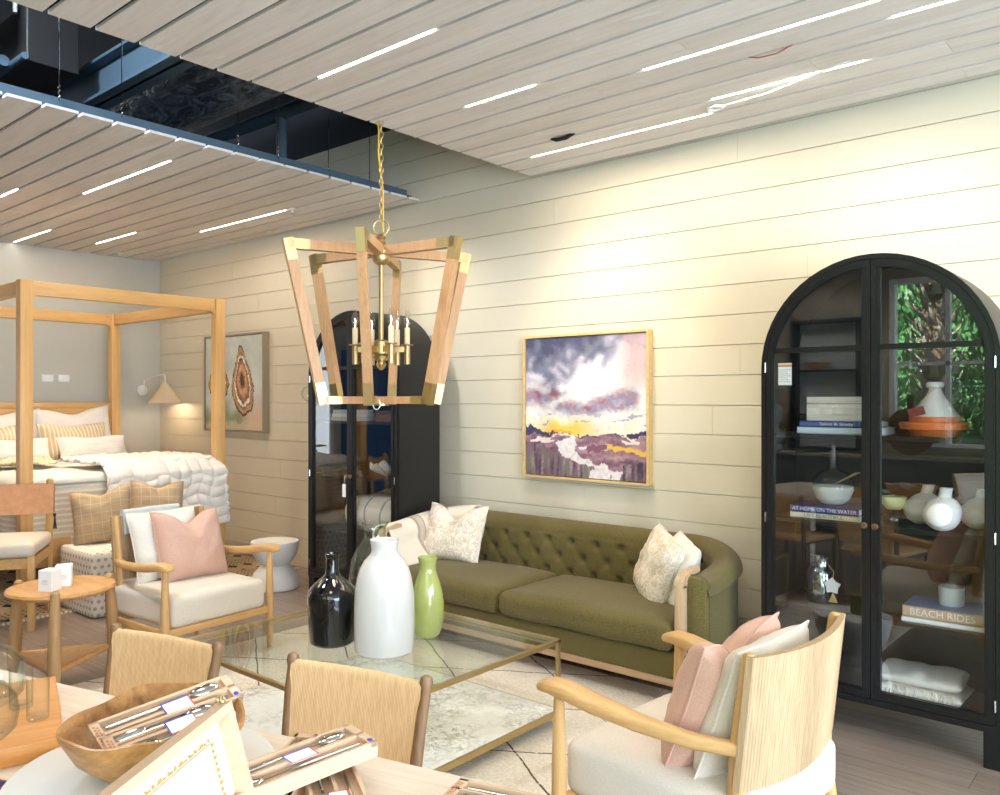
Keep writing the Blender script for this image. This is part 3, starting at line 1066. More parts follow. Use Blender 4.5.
def cabinet(label, loc):
    t = thing('display_cabinet', label, 'cabinet', loc)
    fr = -CD / 2
    # case: arched shell
    b = ring(MB(), arch(0, BOT), arch(0.018, BOT + 0.03), fr + 0.0, CD / 2)
    ring(b, arch(-0.0, BOT), arch(0.022, BOT + 0.03), fr - 0.006, fr + 0.02)
    b.build('case', M['cabinet'], t, 30)
    m = MB()
    m.prism(arch(0.015, BOT + 0.02), 0, 0.012, Matrix(((1, 0, 0, 0), (0, 0, 1, CD / 2 - 0.02), (0, 1, 0, 0), (0, 0, 0, 1))))
    m.build('back_panel', M['cabback'], t, 0)
    for zz in SHELF:
        MB().box(-CR + 0.02, CR - 0.02, fr + 0.035, CD / 2 - 0.02, zz - 0.02, zz, 0.002).build('shelf', M['cabinet'], t, 0)
    for sx in (-1, 1):
        for sy in (-1, 1):
            MB().box(sx * (CR - 0.035) - 0.035, sx * (CR - 0.035) + 0.035, sy * (CD / 2 - 0.035) - 0.035, sy * (CD / 2 - 0.035) + 0.035, 0, BOT + 0.01, 0.003).build('leg', M['cabinet'], t, 0)
    for s in (-1, 1):
        d = ring(MB(), arch(0.024, BOT + 0.032, half=s), offset_half(0.04, BOT + 0.032, s, 0.024), fr - 0.004, fr + 0.024)
        ring(d, arch(0.034, BOT + 0.042, half=s), offset_half(0.024, BOT + 0.042, s, 0.034), fr - 0.009, fr)
        x0, x1 = sorted((s * 0.04, s * (CR - 0.062)))
        d.box(x0, x1, fr - 0.004, fr + 0.02, 1.83, 1.856)
        d = d.build('door', M['cabinet'], t, 30)
        m = MB()
        m.prism(offset_half(0.038, BOT + 0.032, s, 0.024), 0, 0.003, Matrix(((1, 0, 0, 0), (0, 0, 1, fr + 0.008), (0, 1, 0, 0), (0, 0, 0, 1))))
        m.build('glass_pane', M['pane'], d, 0)
        MB().lathe([(0, 0.028), (0.012, 0.027), (0.0165, 0.02), (0.013, 0.012), (0.006, 0.01), (0.006, 0), (0, 0)], 18, Matrix.Translation((s * 0.024, fr - 0.008, 1.005)) @ Matrix.Rotation(R(90), 4, 'X')).build('knob', M['copper'], d)
        for zz in (0.28, 1.0, 1.76):
            MB().tube([(s * (CR - 0.023), fr - 0.01, zz - 0.025), (s * (CR - 0.023), fr - 0.01, zz + 0.025)], 0.0045, 8).build('hinge', M['chrome'], d)
    return t


CX1, CX2, CY = -1.154, -4.96, 4.05 + CD / 2
cab1 = cabinet('tall black arched glass cabinet with two doors at the right of the sofa', (CX1, CY, 0))
cab2 = dup(cab1, 'tall black arched glass cabinet behind the chandelier, left of the sofa', (CX2, CY, 0))
o = MB().box(-0.034, 0.034, -0.001, 0.001, 0, 0.11).build('paper_label', M['paper'], None, 0)
MB().box(-0.034, 0.034, -0.0016, -0.0011, 0.092, 0.104).build('orange_stripe', plain('orange_print', rgb(226, 140, 60), 0.6), o, 0)
for k in range(7):
    MB().box(-0.03, 0.028 - 0.008 * (k % 3), -0.0016, -0.0011, 0.015 + 0.01 * k, 0.018 + 0.01 * k).build('print_line', plain('grey_print', rgb(170, 170, 170), 0.6), o, 0)
o.location = (CX1 - 0.415, CY - CD / 2 + 0.0105 + 0.004, 1.67)
tag(o, 'white paper label with an orange stripe stuck inside the right cabinet door', 'label')

# --- things in the right cabinet


def book(label, loc, size, cover, rotz=0.0, title=None, tcol=None, group=None, tsize=None, sx=1.0):
    w, d, h = size
    t = thing('book', label, 'book', loc, rotz, group)
    b = MB().box(-w / 2, w / 2, -d / 2, d / 2, 0, 0.003).box(-w / 2, w / 2, -d / 2, d / 2, h - 0.003, h).box(-w / 2, w / 2, -d / 2, -d / 2 + 0.003, 0, h)
    b.build('cover', cover, t, 0)
    MB().box(-w / 2 + 0.004, w / 2 - 0.004, -d / 2 + 0.003, d / 2 - 0.004, 0.003, h - 0.003).build('pages', M['paper'], t, 0)
    if title:
        text(title, tsize or h * 0.8, tcol, t, (0, -d / 2 - 0.0007, h / 2), (R(90), 0, 0), sx=sx, name='title')
    return t


blue = plain('blue_cover', rgb(66, 92, 160), 0.5)
ltblue = plain('pale_blue_cover', rgb(202, 216, 222), 0.5)
cream = plain('cream_cover', rgb(226, 216, 190), 0.5)
tan = plain('tan_cover', rgb(206, 168, 132), 0.5)
skyc = plain('sky_blue_cover', rgb(120, 140, 186), 0.5)
ivory_ink = plain('ivory_print', rgb(236, 230, 220), 0.6)
grey_ink = plain('dark_grey_print', rgb(120, 116, 110), 0.6)
s1, s2, s3 = SHELF[1], SHELF[0], SHELF[2]
book('pale blue book under the blue book on the top shelf of the right cabinet', (-1.335, 4.27, s1), (0.40, 0.26, 0.036), ltblue)
book('blue book under the grey wood box in the right cabinet', (-1.345, 4.27, s1 + 0.036), (0.36, 0.25, 0.028), blue, title='Salon & Study', tcol=ivory_ink, sx=1.3)
t = thing('wooden_box', 'pale grey wood grain box with a lid on top of the blue book', 'box', (-1.345, 4.27, s1 + 0.064))
gw = wood('grey_washed_wood', rgb(188, 178, 164), rgb(226, 220, 208), 'x', 3, 0.5)
MB().box(-0.15, 0.15, -0.11, 0.11, 0, 0.085, 0.003).build('box_body', gw, t, 0)
MB().box(-0.148, 0.148, -0.108, 0.108, 0.085, 0.09).build('brass_line', M['brass'], t, 0)
MB().box(-0.15, 0.15, -0.11, 0.11, 0.09, 0.122, 0.003).build('lid', gw, t, 0)
t = thing('tagine', 'white cone tagine on a terracotta dish in the right cabinet', 'tagine', (-0.925, 4.25, s1))
MB().lathe([(0, 0), (0.10, 0), (0.115, 0.03), (0.15, 0.034), (0.155, 0.06), (0.15, 0.066), (0.115, 0.066), (0.11, 0.07), (0, 0.07)], 40).build('dish', M['terracotta'], t)
MB().lathe([(0.112, 0.066), (0.112, 0.09), (0.105, 0.094), (0, 0.094)], 40).build('lid_rim', M['terracotta'], t)
MB().lathe([(0.108, 0.092), (0.09, 0.115), (0.04, 0.19), (0.028, 0.215), (0.027, 0.225), (0.038, 0.232), (0.04, 0.245), (0.034, 0.255), (0, 0.257)], 36).build('lid', M['whiteceramic'], t)
b = MB().box(-0.035, 0.035, -0.002, 0.002, -0.04, 0.0).build('tag', plain('maroon_card', rgb(120, 52, 40), 0.6), t, 0, (-0.055, -0.135, 0.135), (0.3, -0.25, 0))
MB().tube([(-0.055, -0.132, 0.133), (-0.03, -0.06, 0.185), (0, -0.03, 0.222), (0.03, -0.01, 0.226)], 0.0013, 5).build('string', plain('twine', rgb(170, 140, 100), 0.9), t)

navy = plain('royal_blue_cover', rgb(44, 70, 146), 0.45)
book('cream book lying under the blue AT HOME ON THE WATER book', (-1.40, 4.25, s2), (0.335, 0.24, 0.03), cream, title='LIVE BEAUTIFUL', tcol=grey_ink, sx=1.15)
book('royal blue book titled AT HOME ON THE WATER in the right cabinet', (-1.40, 4.25, s2 + 0.03), (0.335, 0.24, 0.032), navy, title='AT HOME ON THE WATER', tcol=ivory_ink, tsize=0.026)
t = thing('glass_vase', 'round clear bottle vase half filled with white sand on the blue book', 'vase', (-1.40, 4.27, s2 + 0.062))
MB().lathe([(0, 0.002), (0.05, 0.0), (0.085, 0.03), (0.102, 0.08), (0.098, 0.12), (0.07, 0.162), (0.03, 0.18), (0.022, 0.20), (0.022, 0.30), (0.032, 0.31)], 36).build('glass_body', M['greenglass'], t)
MB().lathe([(0, 0.006), (0.05, 0.005), (0.082, 0.032), (0.098, 0.075), (0.0985, 0.095), (0, 0.098)], 36).build('white_filling', plain('white_sand', rgb(232, 240, 238), 0.9), t)
b = MB()
for a in (-0.3, 0.1, 0.5):
    b.tube([(0, 0, 0.10), (0.12 + 0.02 * a, 0.02 * a, 0.17)], 0.002, 5)
b.build('straw', plain('straw', rgb(180, 150, 96), 0.8), t)
t = thing('footed_candle', 'pale yellow candle in a footed ribbed glass in the right cabinet', 'candle', (-1.105, 4.25, s2))
MB().lathe([(0, 0), (0.046, 0), (0.05, 0.012), (0.044, 0.04), (0.03, 0.056), (0.018, 0.062)], 30, f=lambda q, a, r, zz: q * (1 + 0.03 * math.cos(12 * a)) if zz < 0.05 else q).build('foot', M['greenglass'], t)
MB().lathe([(0, 0.062), (0.03, 0.066), (0.052, 0.088), (0.058, 0.125), (0.056, 0.128), (0, 0.112)], 30).build('candle_bowl', plain('pale_yellow_wax', rgb(232, 228, 158), 0.4), t)


def bud(label, loc, lean, r=0.083):
    o = MB().lathe([(0, 0.0)] + [(r * math.sin(R(q)), r * (1 - math.cos(R(q)))) for q in range(15, 160, 9)] + [(r * 0.33, r * 1.95), (r * 0.33, r * 2.4), (r * 0.36, r * 2.46), (r * 0.28, r * 2.44), (r * 0.26, r * 1.9), (0, r * 1.85)], 32,
                   f=lambda q, a, rr, zz: q + Vector((lean * max(0, zz - r), 0, 0))).build('bud_vase', M['plaster'])
    o.location = loc
    tag(o, label, 'vase', 'round white bud vases')


bud('round white bud vase at the left back of the three in the right cabinet', (-0.99, 4.27, s2), 0.3, 0.078)
bud('round white bud vase standing in front of the other two', (-0.869, 4.12, s2), 0.15, 0.08)
bud('round white bud vase at the right beside the cabinet door frame', (-0.752, 4.27, s2), 0.2, 0.076)
MBS = 1.25
t = thing('mercury_bottle', 'silver mercury glass bottle with a star tag in the right cabinet', 'bottle', (-1.455, 4.25, s3))
MB().lathe([(0, 0), (0.064, 0), (0.068, 0.01), (0.068, 0.15), (0.056, 0.172), (0.05, 0.18), (0.05, 0.235), (0.056, 0.245), (0.048, 0.245), (0, 0.24)], 30).build('bottle_body', M['mercury'], t)
star = []
for i in range(10):
    a = PI / 2 + i * PI / 5
    r = 0.044 if i % 2 == 0 else 0.03
    star.append((r * math.cos(a), r * math.sin(a)))
MB().prism(star, -0.002, 0.002, Matrix.Translation((0.08, -0.07, 0.10)) @ Matrix.Rotation(R(90), 4, 'X')).build('star_tag', M['paper'], t, 0)
b = MB()
for i in range(14):
    b.tube([(0.085, -0.072, 0.065), (0.085 + 0.02 * math.cos(i * 0.45), -0.072 + 0.008 * math.sin(i * 0.45), 0.02)], 0.003, 5)
b.tube([(0.045, -0.03, 0.20), (0.085, -0.06, 0.17), (0.085, -0.072, 0.14)], 0.002, 5)
b.build('tassel', plain('straw_tassel', rgb(206, 176, 120), 0.9), t)
book('white book lying under the BEACH RIDES book', (-0.87, 4.25, s3), (0.345, 0.25, 0.022), M['paper'], 0.03)
book('tan and blue book titled BEACH RIDES on the lower shelf', (-0.875, 4.25, s3 + 0.022), (0.33, 0.24, 0.05), tan, 0.03, 'BEACH RIDES', ivory_ink, tsize=0.045)
o = MB().box(-0.16, 0.16, -0.115, 0.115, 0, 0.0012).build('book_jacket', skyc, bpy.data.objects['book.005'] if 'book.005' in bpy.data.objects else None, 0)
o.location = (0, 0, 0.0502)
t = thing('candle_jar', 'white candle jar under a clear glass dome on the BEACH RIDES book', 'candle', (-0.86, 4.27, s3 + 0.0735))
MB().lathe([(0, 0), (0.05, 0), (0.054, 0.01), (0.054, 0.085), (0.05, 0.085), (0, 0.078)], 30).build('jar', plain('frosted_white_glass', rgb(216, 222, 222), 0.3), t)
MB().lathe([(0.058, 0.086), (0.058, 0.09), (0.055, 0.115), (0.035, 0.145), (0.008, 0.155), (0.006, 0.165), (0.014, 0.175), (0.012, 0.188), (0, 0.192)], 30).build('dome', M['greenglass'], t)
t = thing('folded_throw', 'cream fringed throw folded on the bottom of the right cabinet', 'throw', (-0.99, 4.255, 0.195))


def fold(w, d, h, layer):
    def f(a, c):
        u, v = a * 2 - 1, c * 2 * PI
        rx = d / 2 * math.copysign(abs(math.cos(v)) ** 0.6, math.cos(v))
        rz = h / 2 * math.copysign(abs(math.sin(v)) ** 0.7, math.sin(v))
        k = (1 - abs(u) ** 6) ** 0.4
        return Vector((u * w / 2 + 0.01 * noise.noise(Vector((u * 3, rx * 9, layer))), rx * (0.92 + 0.08 * k), h / 2 + rz * k + (0.014 * noise.noise(Vector((u * 2.5, rx * 8, layer))) if rz > 0 else 0)))
    return f


MB().grid(26, 28, fold(0.40, 0.28, 0.062, 1), cv=True).build('lower_fold', M['ivory'], t, 60)
MB().grid(26, 28, fold(0.37, 0.26, 0.06, 2), cv=True).build('upper_fold', M['ivory'], t, 60, (0.005, 0.01, 0.06), (0.03, 0.0, 0.05))
b = MB()
for i in range(60):
    x = -0.19 + 0.36 * i / 59
    b.tube([(x, -0.125, 0.05 + 0.01 * math.sin(i)), (x + 0.004 * math.sin(i * 2.2), -0.146, 0.03), (x + 0.006 * math.sin(i * 1.7), -0.15, 0.004)], 0.0028, 5)
b.build('fringe', M['ivory'], t)

# --- things in the left cabinet
L = CX2
for i, (dz, c, w, lb) in enumerate(((0, cream, 0.3, 'cream book at the bottom of the stack in the left cabinet'), (0.03, M['paper'], 0.27, 'white book in the middle of the stack in the left cabinet'), (0.06, ltblue, 0.24, 'pale blue book on top of the stack in the left cabinet'))):
    book(lb, (L - 0.22, 4.26, s1 + dz), (w, 0.22, 0.028), c, 0.05 * i)
t = thing('scalloped_bowl', 'white ruffled bowl on a shelf of the left cabinet', 'bowl', (L + 0.28, 4.26, s2))
MB().lathe([(0, 0.004), (0.07, 0.004), (0.13, 0.05), (0.19, 0.09), (0.196, 0.088), (0.135, 0.043), (0.075, 0), (0, 0)], 72, f=lambda q, a, r, zz: q + Vector((0, 0, 0.028 * math.sin(7 * a) * smoothstep(0.08, 0.19, r)))).build('bowl_body', M['whiteceramic'], t)
for i, (lb, c) in enumerate((('brown leather box on the top shelf of the left cabinet', rgb(130, 84, 54)),)):
    t = thing('keepsake_box', lb, 'box', (L + 0.26, 4.27, s1))
    MB().box(-0.12, 0.12, -0.09, 0.09, 0, 0.06, 0.004).build('box_body', plain('brown_leather', c, 0.5), t, 0)
    MB().box(-0.122, 0.122, -0.092, 0.092, 0.06, 0.085, 0.004).build('lid', plain('dark_brown_leather', rgb(100, 62, 40), 0.5), t, 0)
b = MB()
o = MB().rbox((0, 0, 0.13), (0.62, 0.36, 0.26), 0.12, 0.02, 14, rough=0.012, freq=6)
o = o.build('folded_blanket', lines_fabric('cream_blanket_blue_stripes', rgb(226, 216, 198), rgb(140, 140, 150), 'x', 0.17, 0.12), None, 60)
o.location = (L + 0.12, 4.26, s3 + 0.003)
tag(o, 'plump cream blanket with grey stripes folded in the left cabinet', 'blanket')
t = thing('price_tag', 'white paper tag hanging from the left cabinet door knob', 'tag', (L - 0.024, 4.05 - 0.045, 0.845))
MB().box(-0.02, 0.02, -0.001, 0.001, 0, 0.10).build('card', M['paper'], t, 0)
MB().tube([(0, 0, 0.10), (0.002, 0.004, 0.15), (0, 0.012, 0.17)], 0.0012, 5).build('string', M['paper'], t)

# ------------------------------------------------------------------ green tufted sofa
SXc, SYc = -3.13, 4.145
sofa = thing('sofa', 'olive green tufted sofa with curved back along the shiplap wall', 'sofa', (SXc, SYc, 0))
HX, FYs, BYs, RAD = 1.105, -0.34, 0.265, 0.30   # inner face of the back: half width, arm front, back line, corner radius


def sofa_path(n=220):
    pts = []
    a = [(HX, FYs)]
    k = 8
    for i in range(k + 1):
        a.append((HX, FYs + (BYs - RAD - FYs) * i / k))
    for i in range(1, 17):
        th = PI / 2 * i / 16
        a.append((HX - RAD + RAD * math.cos(th), BYs - RAD + RAD * math.sin(th)))
    for i in range(1, 30):
        a.append((HX - RAD - (2 * HX - 2 * RAD) * i / 30, BYs))
    b = [(-x, y) for x, y in a[1:9 + 17]][::-1]
    a += b
    # resample by arc length
    ds = [0]
    for p, q in zip(a, a[1:]):
        ds.append(ds[-1] + math.hypot(q[0] - p[0], q[1] - p[1]))
    Lt = ds[-1]
    out = []
    j = 0
    for i in range(n + 1):
        s = Lt * i / n
        while j < len(ds) - 2 and ds[j + 1] < s:
            j += 1
        f = (s - ds[j]) / max(1e-9, ds[j + 1] - ds[j])
        out.append((Vector((a[j][0] + (a[j + 1][0] - a[j][0]) * f, a[j][1] + (a[j + 1][1] - a[j][1]) * f, 0)), s))
    return out, Lt


SP, SL = sofa_path()
TH = 0.17


def sofa_frame(i):
    p = SP[i][0]
    q0, q1 = SP[max(0, i - 1)][0], SP[min(len(SP) - 1, i + 1)][0]
    d = (q1 - q0).normalized()
    nrm = Vector((d.y, -d.x, 0))       # outward (away from the seat)
    return p, nrm, SP[i][1]


def sofa_h(s):
    e = min(s, SL - s)
    return 0.69 + 0.095 * smoothstep(0.05, 0.75, e)


ROWS = [(0.655, 0.0), (0.555, 0.095), (0.455, 0.0)]
BTN = []
s_mid = SL / 2
for zz, off in ROWS:
    k = -9
    while k <= 9:
        s = s_mid + k * 0.19 + off
        if 0.62 < s < SL - 0.62:
            BTN.append((s, zz))
        k += 1


def tuft(s, zz):
    e = min(s, SL - s)
    k = smoothstep(0.42, 0.62, e) * smoothstep(0.36, 0.42, zz) * (1 - smoothstep(0.67, 0.71, zz))
    d = 0.0
    for (bs, bz) in BTN:
        q = ((s - bs) ** 2 + (zz - bz) ** 2)
        if q < 0.02:
            d -= 0.034 * math.exp(-q / (2 * 0.016 ** 2))
    u = (s - s_mid) / 0.19
    v = (zz - 0.655) / 0.20
    c1 = abs(((u + v) + 0.5) % 1 - 0.5)
    c2 = abs(((u - v) + 0.5) % 1 - 0.5)
    cr = min(c1, c2)
    d += 0.005 * (min(1, cr / 0.22) ** 0.6 - 0.6)
    return d * k


def sofa_shell(a, c):
    i = round(a * (len(SP) - 1))
    p, nrm, s = sofa_frame(i)
    hh = sofa_h(s)
    # profile: inner bottom -> inner top -> roll -> outer bottom
    r = TH / 2
    z_in0, z_in1 = 0.30, hh - r
    if c < 0.5:
        f = c / 0.5
        zz = z_in0 + (z_in1 - z_in0) * f
        d = tuft(s, zz)
        lean = 0.05 * (1 - (zz - 0.3) / 0.45)
        return Vector((p.x, p.y, zz)) - nrm * (d + lean * smoothstep(0.3, 0.6, min(s, SL - s)) * 0.8)
    if c < 0.75:
        th = PI * (c - 0.5) / 0.25
        d = tuft(s, hh - r + 0.0) * math.cos(th / 2) ** 2
        return Vector((p.x, p.y, hh - r + r * math.sin(th))) + nrm * (r - r * math.cos(th)) - nrm * d
    f = (c - 0.75) / 0.25
    zz = (hh - r) * (1 - f) + 0.17 * f
    ex = 0.0
    return Vector((p.x, p.y, zz)) + nrm * (TH - 0.026 * smoothstep(0, 0.06, f))


b = MB()
b.grid(len(SP) - 1, 72, sofa_shell)
# close the arm fronts
bmesh.ops.holes_fill(b.bm, edges=[e for e in b.bm.edges if e.is_boundary], sides=200)
b.build('tufted_back', M['velvet'], sofa, 50)
for (s, zz) in BTN:
    i = round(s / SL * (len(SP) - 1))
    p, nrm, _ = sofa_frame(i)
    lean = 0.05 * (1 - (zz - 0.3) / 0.45) * 0.8
    c = Vector((p.x, p.y, zz)) - nrm * (tuft(s, zz) + lean + 0.001)
    MB().ball(c, 0.011, (1, 1, 1), 8).build('button', M['velvet'], sofa)
for s, x0, x1 in ((1, -HX + 0.005, -0.064), (2, -0.056, HX - 0.005)):
    MB().rbox(((x0 + x1) / 2, -0.095, 0.375), (x1 - x0, 0.69, 0.155), 0.055, 0.03, 14, rough=0.006, freq=4, seed=s).build('seat_cushion', M['velvet'], sofa, 60)
MB().rbox((0, -0.06, 0.23), (2 * HX + 0.2, 0.68, 0.145), 0.02, 0, 8).build('seat_base', M['velvet'], sofa, 50)
MB().box(-HX - 0.12, HX + 0.12, -0.40, 0.38, 0.125, 0.165, 0.006).build('base_rail', wood('bleached_sofa_oak_rail', rgb(168, 132, 98), rgb(198, 164, 130), 'x', 2.5), sofa, 30)
for sx in (-1, 1):
    for y in (-0.33, 0.32):
        MB().lathe([(0, 0), (0.018, 0), (0.03, 0.125), (0, 0.125)], 16, Matrix.Translation((sx * 1.14, y, 0))).build('leg', M['bleach'], sofa)
    x = sx * (HX + TH / 2)
    xt = sx * (HX + 0.035)
    b = MB()
    prof = [(-0.405, 0.165), (-0.405, 0.63), (-0.39, 0.685), (-0.35, 0.705), (-0.24, 0.715)]
    b.tube([(x, y, zz) for y, zz in prof], [(0.024, 0.07)] * 4 + [(0.018, 0.062)], 4, up=(0, -1, 0.001))
    MB().box(x - TH / 2 + 0.004, x + TH / 2 - 0.004, FYs - 0.022, FYs + 0.06, 0.168, 0.70, 0.045).build('arm_front', M['velvet'], sofa, 40)
    b = MB().box(xt - 0.026, xt + 0.026, -0.405, -0.36, 0.165, 0.655, 0.006)
    pts = [(-0.405, 0.64), (-0.40, 0.67), (-0.38, 0.695), (-0.35, 0.707), (-0.22, 0.722), (-0.22, 0.70), (-0.345, 0.685), (-0.36, 0.67), (-0.36, 0.64)]
    b.prism(pts, -0.026, 0.026, Matrix(((0, 0, 1, xt), (1, 0, 0, 0), (0, 1, 0, 0), (0, 0, 0, 1))))
    b.build('arm_trim', M['bleach'], sofa, 35)

# pillows and throw on the sofa
pl = MB()
pillow('cream floral pillow at the left end of the green sofa', M['floral'], 0.52, 0.42, 0.17, (SXc - 0.86, SYc - 0.02, 0.45), R(4), R(20), R(-1), 0.10, 3, M['ivory'])
pillow('cream floral pillow leaning at the right end of the green sofa', M['floral'], 0.47, 0.41, 0.16, (SXc + 0.70, SYc + 0.03, 0.43), R(-42), R(18), R(9), 0.0, 5, M['ivory'], ears=0.025)
pillow('plain ivory pillow behind the floral pillow at the right sofa arm', M['ivory'], 0.44, 0.39, 0.13, (SXc + 0.82, SYc + 0.05, 0.43), R(-46), R(19), R(6), 0.0, 8, ears=0.03)
# striped throw draped over the left arm
m = MB()


def throw_f(a, c):
    # a across the arm top, c from the seat over the back to outside
    s = 0.70 * a
    i = len(SP) - 1 - round(s / SL * (len(SP) - 1))
    p, nrm, ss = sofa_frame(i)
    hh = sofa_h(ss)
    r = TH / 2 + 0.014
    wv = 0.012 * math.sin(9 * a + 4 * c) * (1 - abs(2 * c - 1) * 0.5)
    if c < 0.42:
        f = c / 0.42
        zz = 0.47 + (hh - TH / 2 - 0.47) * f
        return Vector((p.x, p.y, zz)) - nrm * (0.02 + 0.14 * (1 - f) ** 1.5 + wv)
    if c < 0.7:
        th = PI * (c - 0.42) / 0.28
        return Vector((p.x, p.y, hh - TH / 2 + r * math.sin(th) + 0.02)) + nrm * (TH / 2 - (r + 0.004) * math.cos(th))
    f = (c - 0.7) / 0.3
    return Vector((p.x, p.y, (hh - TH / 2) * (1 - f) + 0.35 * f)) + nrm * (TH + 0.02 + wv * f)


m.grid(40, 40, throw_f)
uvl = m.bm.loops.layers.uv.new('UVMap')
m.bm.verts.ensure_lookup_table()
o = m.build('striped_throw', M['stripethrow'], None, 60)
me = o.data
uv = me.uv_layers[0] if me.uv_layers else me.uv_layers.new()
for lp in me.loops:
    vi = lp.vertex_index
    uv.data[lp.index].uv = ((vi // 41) / 40, (vi % 41) / 40)
md = o.modifiers.new('thickness', 'SOLIDIFY')
md.thickness = 0.012
o.location = (SXc, SYc, 0)
tag(o, 'cream throw with taupe stripes draped over the left arm of the sofa', 'throw')

# ------------------------------------------------------------------ area rug, coffee table, vases
o = MB().box(-4.74, -1.5, 1.72, 3.98, 0.0, 0.014, 0.004).build('area_rug', M['rug'], None, 0)
tag(o, 'cream area rug with thin dark diamond lines under the coffee table', 'rug')

TX0, TX1, TY0, TY1, TZ = -3.76, -2.35, 1.96, 3.22, 0.43
ct = thing('coffee_table', 'square brass coffee table with glass top and marble lower shelf', 'coffee table', ((TX0 + TX1) / 2, (TY0 + TY1) / 2, 0.014))
wx, wy = (TX1 - TX0) / 2, (TY1 - TY0) / 2


def rect_frame(z0, z1, w, inset=0.0):
    b = MB()
    x, y = wx - inset, wy - inset
    b.box(-x, x, -y, -y + w, z0, z1).box(-x, x, y - w, y, z0, z1).box(-x, -x + w, -y + w, y - w, z0, z1).box(x - w, x, -y + w, y - w, z0, z1)
    return b


zt = TZ - 0.014
rect_frame(zt - 0.018, zt - 0.001, 0.018).build('top_frame', M['brass'], ct, 0)
rect_frame(zt - 0.030, zt - 0.022, 0.012, 0.016).build('inner_frame', M['brass'], ct, 0)
MB().box(-wx + 0.006, wx - 0.006, -wy + 0.006, wy - 0.006, zt - 0.006, zt).build('glass_top', M['tableglass'], ct, 0)
rect_frame(0.046, 0.074, 0.016).build('lower_frame', M['brass'], ct, 0)
MB().box(-wx + 0.012, wx - 0.012, -wy + 0.012, wy - 0.012, 0.055, 0.076, 0.001).build('marble_shelf', M['marble'], ct, 0)
for sx in (-1, 1):
    for sy in (-1, 1):
        MB().box(sx * (wx - 0.009) - 0.009, sx * (wx - 0.009) + 0.009, sy * (wy - 0.009) - 0.009, sy * (wy - 0.009) + 0.009, 0.0, zt - 0.002).build('leg', M['brass'], ct, 0)
# vases
o = MB().lathe([(0, 0), (0.122, 0), (0.133, 0.01), (0.138, 0.05), (0.140, 0.13), (0.139, 0.22), (0.135, 0.29), (0.126, 0.345), (0.112, 0.39), (0.092, 0.425), (0.070, 0.447), (0.061, 0.46), (0.060, 0.48), (0.064, 0.505), (0.067, 0.515), (0.066, 0.52), (0.058, 0.514), (0.052, 0.48), (0, 0.47)], 56).build('vase', M['whiteceramic'])
o.location = (-2.855, 2.53, TZ)
tag(o, 'tall white glazed vase, largest of the vases on the coffee table', 'vase')
o = MB().lathe([(0, 0), (0.095, 0), (0.105, 0.01), (0.111, 0.08), (0.117, 0.18), (0.119, 0.225), (0.116, 0.245), (0.106, 0.262), (0.085, 0.285), (0.055, 0.31), (0.037, 0.325), (0.031, 0.345), (0.029, 0.405), (0.033, 0.41), (0.033, 0.428), (0.026, 0.43), (0.022, 0.40), (0, 0.36)], 48).build('vase', M['blackglass'])
o.location = (-3.15, 2.46, TZ)
tag(o, 'shiny black glass bottle vase at the left on the coffee table', 'vase')
o = MB().lathe([(0, 0.0), (0.05, 0.0), (0.064, 0.018), (0.076, 0.06), (0.082, 0.115), (0.081, 0.16), (0.074, 0.215), (0.062, 0.265), (0.048, 0.305), (0.041, 0.328), (0.04, 0.35), (0.046, 0.375), (0.049, 0.385), (0.048, 0.39), (0.041, 0.38), (0.035, 0.35), (0, 0.34)], 44).build('vase', M['greenceramic'])
o.location = (-2.885, 2.84, TZ)
tag(o, 'lime green glazed vase at the right on the coffee table', 'vase')
o = MB().lathe([(0.004, 0.004), (0.10, 0.0), (0.128, 0.02), (0.135, 0.10), (0.135, 0.26), (0.12, 0.36), (0.085, 0.43), (0.058, 0.465), (0.052, 0.485), (0.056, 0.525), (0.068, 0.545), (0.063, 0.546), (0.05, 0.52), (0.046, 0.485), (0.05, 0.465), (0.08, 0.425), (0.114, 0.355), (0.129, 0.26), (0.129, 0.1), (0.12, 0.024), (0.004, 0.008)], 44).build('vase', M['greenglass'])
o.location = (-3.15, 2.73, TZ)
tag(o, 'clear pale green glass demijohn behind the tall white vase', 'vase')

# ------------------------------------------------------------------ armchairs (local: facing +x)


def loft_bar(name, pts, secs, mat, parent, up=(0, 0, 1), n=12):
    return MB().tube(pts, secs, n, up=up).build(name, mat, parent, 50)


